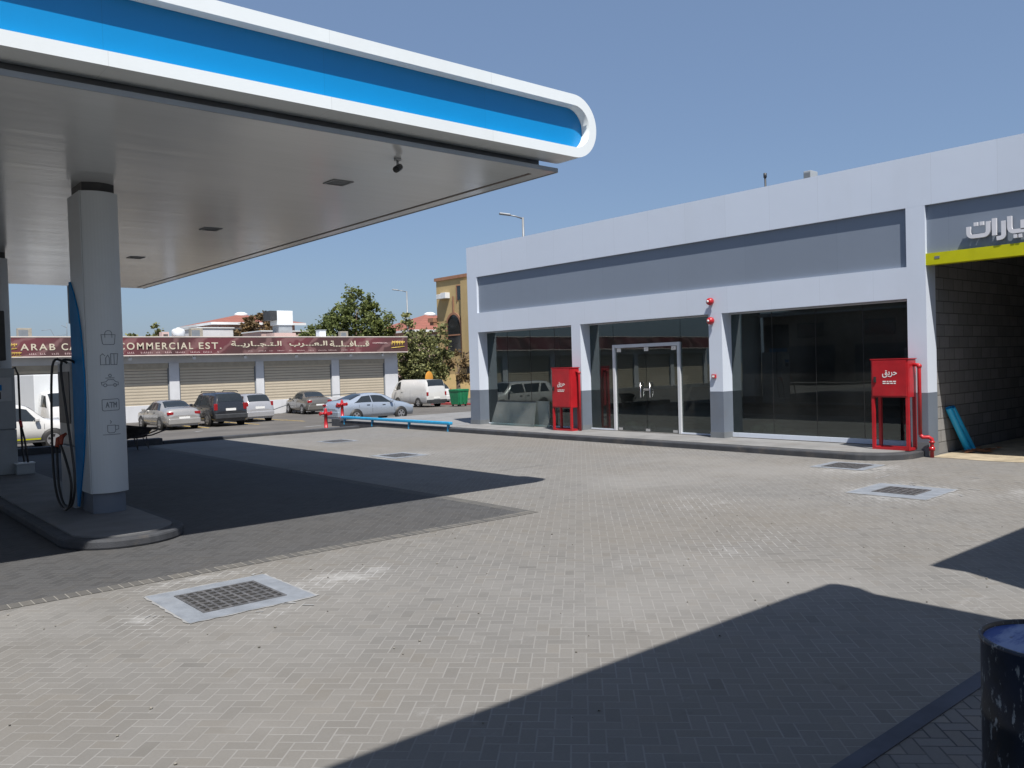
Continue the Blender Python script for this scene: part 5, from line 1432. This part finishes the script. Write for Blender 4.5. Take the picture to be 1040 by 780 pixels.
tree('leafy_tree', (38.4, 66.5, -.7), [(0, 0, 6.8, 2.4, 2.2, 2.3), (-1.7, -.2, 7.7, 1.4, 1.3, 1.4), (.2, 0, 8.8, 1.4, 1.3, 1.3), (1.9, .2, 7.9, 1.2, 1.2, 1.2), (3.0, 0, 6.5, 1.3, 1.3, 1.5), (-2.6, 0, 6.3, 1.0, 1.2, 1.5), (1.0, -.4, 5.4, 2.4, 1.7, 1.3), (-.5, 0, 9.7, .6, .6, .8), (3.4, .2, 7.6, .6, .6, .7), (1.3, 0, 9.2, .6, .6, .6)],
     11500, .25, M['leaf'], 'big green tree rising behind the middle of the signboard', 5.0, seed=3)
tree('leafy_tree', (39.0, 56.5, -.7), [(0, 0, 3.6, 2.1, 1.9, 2.0), (-1.2, .8, 6.1, .75, .8, 1.2), (-.1, 0, 5.6, .95, .9, 1.1), (1.0, -.8, 5.3, .7, .7, 1.0), (1.25, -.8, 3.5, .8, .8, 1.2), (-1.6, .9, 3.8, 1.1, 1.1, 2.0), (0, 0, 1.8, 2.0, 1.7, 1.0), (-.9, .6, 1.9, 1.3, 1.2, 1.1)],
     11000, .23, M['leafgrey'], 'dense grey-green tree standing past the end of the terrace', 2.4, seed=5)
tree('dry_tree', (42.4, 56.8, -.7), [(0, 0, 3.0, 1.0, 1.1, 1.2), (.7, -.3, 3.9, .7, .8, .8), (.9, 0, 2.2, .9, .9, .9)], 700, .24, M['leafdry'], 'thin dry brownish tree in front of the ochre building', 2.4, seed=6)
tree('leafy_tree', (35.2, 68, -.7), [(0, 0, 6.0, 1.1, 1.0, .9), (-.9, 0, 6.1, .8, .8, .6), (.8, 0, 6.5, .7, .7, .6)], 2200, .24, M['leaf'], 'small green treetop left of the big green tree', 5.2, seed=8)
tree('dry_tree', (35.6, 81.4, -.8), [(0, 0, 7.6, 1.7, 1.6, 1.1), (.8, 0, 8.6, .8, .8, .7), (-1, 0, 7.4, .9, 1, .9)], 1900, .27, M['leafdry'], 'brownish bare treetop in front of the red hipped roof', 5.4, seed=9)
for k, (x, y, s, lab) in enumerate(((29.6, 112, 1.0, 'distant round treetop right behind the pillar'), (33.6, 116, .8, 'distant low treetop second from the pillar'), (37.2, 118, 1.15, 'distant pointed treetop left of the white tank'), (41.5, 122, .7, 'distant small treetop just left of the white tank'))):
    tree('distant_tree', (x, y, -.9), [(0, 0, 7.3 * 1, 1.5 * s, 1.5, 1.5 * s), (.3, 0, 8.6 if s > 1 else 7.8, .9 * s, 1, 1.1 * s)], 900, .42, M['leafgrey'], lab, 6.0, group='distant trees beyond the terrace', seed=20 + k)

# ================================================================== STREET LAMPS, ROUND SIGN
def street_lamp(loc, h, arm, label):
    o = empty('street_lamp', loc, label=label, cat='street lamp', group='street lamps')
    MB().tube([(0, 0, 0), (0, 0, h * .5), (0, 0, h)], [.10, .08, .055], 10).lathe([(.17, 0), (.17, .05), (.1, .06)], 12).build('pole', M['pole'], o)
    MB().tube([(0, 0, h - .06), (-arm * .5, arm * .3, h + .06), (-arm, arm * .6, h + .12)], .035, 8).build('arm', M['pole'], o)
    MB().box(-.42, .12, -.1, .1, -.04, .05, bev=.03).build('lamp_head', M['pole'], o, loc=(-arm, arm * .6, h + .13)).rotation_euler = (0, .12, math.atan2(-.6, 1))
street_lamp((41.9, 63.4, -.7), 9.75, .75, 'street lamp rising behind the dense tree by the ochre building')
street_lamp((26.7, 30.2, -.3), 9.5, .62, 'street lamp whose head shows over the shop roof')
rs = empty('round_sign', (37.2, 53.6, lot_z(53.6)), .35, label='small round orange sign in front of the dense tree', cat='sign')
MB().tube([(0, 0, 0), (0, 0, 2.2)], .035, 8).build('pole', M['pole'], rs)
MB().lathe([(0, -.012), (.50, -.012), (.52, 0), (.50, .012), (0, .012)], 26, Matrix.Translation((0, -.04, 2.0)) @ Matrix.Rotation(PI / 2, 4, 'X')).build('disc', M['orange'], rs)

# ================================================================== UNSEEN STRUCTURES ADDED TO CAST THE FOREGROUND SHADE (behind and right of the camera)
c2 = empty('station_canopy', (0, -3, 0), label='added unseen white canopy overhead behind the viewpoint casting the near shadow', cat='canopy')  # out-of-frame canopy, added to shade the near paving
MB().box(-14, 5.8, -9.0, 3.7, 5.12, 5.9).build('roof_deck', M['white'], c2)
MB().box(-14, 5.86, -9.1, 3.76, 5.0, 5.118).build('soffit', M['soffit'], c2)
MB().prism([(-14, 5.2), (5.78, 5.2), (5.90, 5.32), (5.90, 5.9), (5.80, 6.04), (5.35, 6.05), (5.25, 6.08), (-14, 6.08)], 'y', 3.765, 3.96).build('fascia', M['fasciawhite'], c2)
MB().box(-1.6, -1.05, -3.4, -2.6, 0, 4.999).build('pillar', M['white'], c2)
an2 = empty('shade_block', (12.1, -4, 0), label='added flat roofed white block outside the right picture edge casting a shadow', cat='building')  # plain block out of view, added for the right-hand foreground shadow
MB().box(-4.65, 3, -5, 4.95, 0, 5.05).build('wall', M['shopwhite'], an2)
MB().box(-4.75, 3.1, -5.1, 5.03, 5.052, 5.2).build('coping', M['white'], an2)

rb = empty('reflection_block', (-38, 18, 0), label='added unseen grey-brown block left of the forecourt for the shop glass to reflect', cat='building')  # never in view, added as a dark backdrop reflected in the shop glass
MB().box(-6, 0, -34, 30, -.3, 6.2).build('wall', mat('umber_render', (.17, .14, .11), .9, .15), rb)
MB().box(-6.2, .25, -34.2, 30.2, 6.202, 6.6).build('coping', M['shopgrey'], rb)
for k in range(9):
    MB().box(.002, .05, -32 + k * 6.8, -27.2 + k * 6.8, -.2, 3.2).build('opening', M['dark'], rb)
    MB().box(.002, .06, -31 + k * 6.8, -28.2 + k * 6.8, 4.0, 5.4).build('window', M['carglass'], rb)
# ================================================================== LIGHT, SKY, CAMERA
SUN = Vector((-.255, -.52, 1.0)).normalized()     # towards the sun
sl = bpy.data.lights.new('sun', 'SUN'); sl.energy = 5.0; sl.angle = R(.53); sl.color = (1.0, .955, .89)
so_ = bpy.data.objects.new('sun', sl); col.objects.link(so_)
so_.rotation_euler = SUN.to_track_quat('Z', 'Y').to_euler()
so_.location = (0, 0, 40)
w = bpy.data.worlds.new('World'); scene.world = w; w.use_nodes = True
nt = w.node_tree; bg = nt.nodes['Background']
sky = nt.nodes.new('ShaderNodeTexSky'); sky.sky_type = 'NISHITA'; sky.sun_disc = False
sky.sun_elevation = math.asin(SUN.z); sky.sun_rotation = math.atan2(SUN.x, SUN.y)
sky.altitude = 10; sky.air_density = 1.0; sky.dust_density = 1.4; sky.ozone_density = 3.5
hz_ = nt.nodes.new('ShaderNodeMix'); hz_.data_type = 'RGBA'; hz_.inputs[0].default_value = .6     # dusty air
nt.links.new(sky.outputs[0], hz_.inputs[6]); hz_.inputs[7].default_value = (1.27, 1.85, 3.0, 1)
nt.links.new(hz_.outputs[2], bg.inputs[0]); bg.inputs[1].default_value = .107

cd = bpy.data.cameras.new('camera'); cam = bpy.data.objects.new('camera', cd); col.objects.link(cam); scene.camera = cam
cd.sensor_width = 36.0; cd.lens = 852.1126686 / 1040 * 36; cd.clip_start = .05; cd.clip_end = 3000
Rm = ((0.76063774, -0.03651061, 0.64814906), (-0.64853077, 0.00178659, 0.76118634), (-0.02894935, -0.99933167, -0.02231931))
cam.matrix_world = Matrix(((Rm[0][0], -Rm[0][1], -Rm[0][2], 0), (Rm[1][0], -Rm[1][1], -Rm[1][2], 0), (Rm[2][0], -Rm[2][1], -Rm[2][2], 2.15), (0, 0, 0, 1)))

scene.render.engine = 'CYCLES'
scene.cycles.max_bounces = 8; scene.cycles.transparent_max_bounces = 12; scene.cycles.sample_clamp_indirect = 6
scene.view_settings.view_transform = 'Standard'; scene.view_settings.look = 'None'
scene.view_settings.exposure = 0.45; scene.view_settings.gamma = 1.0
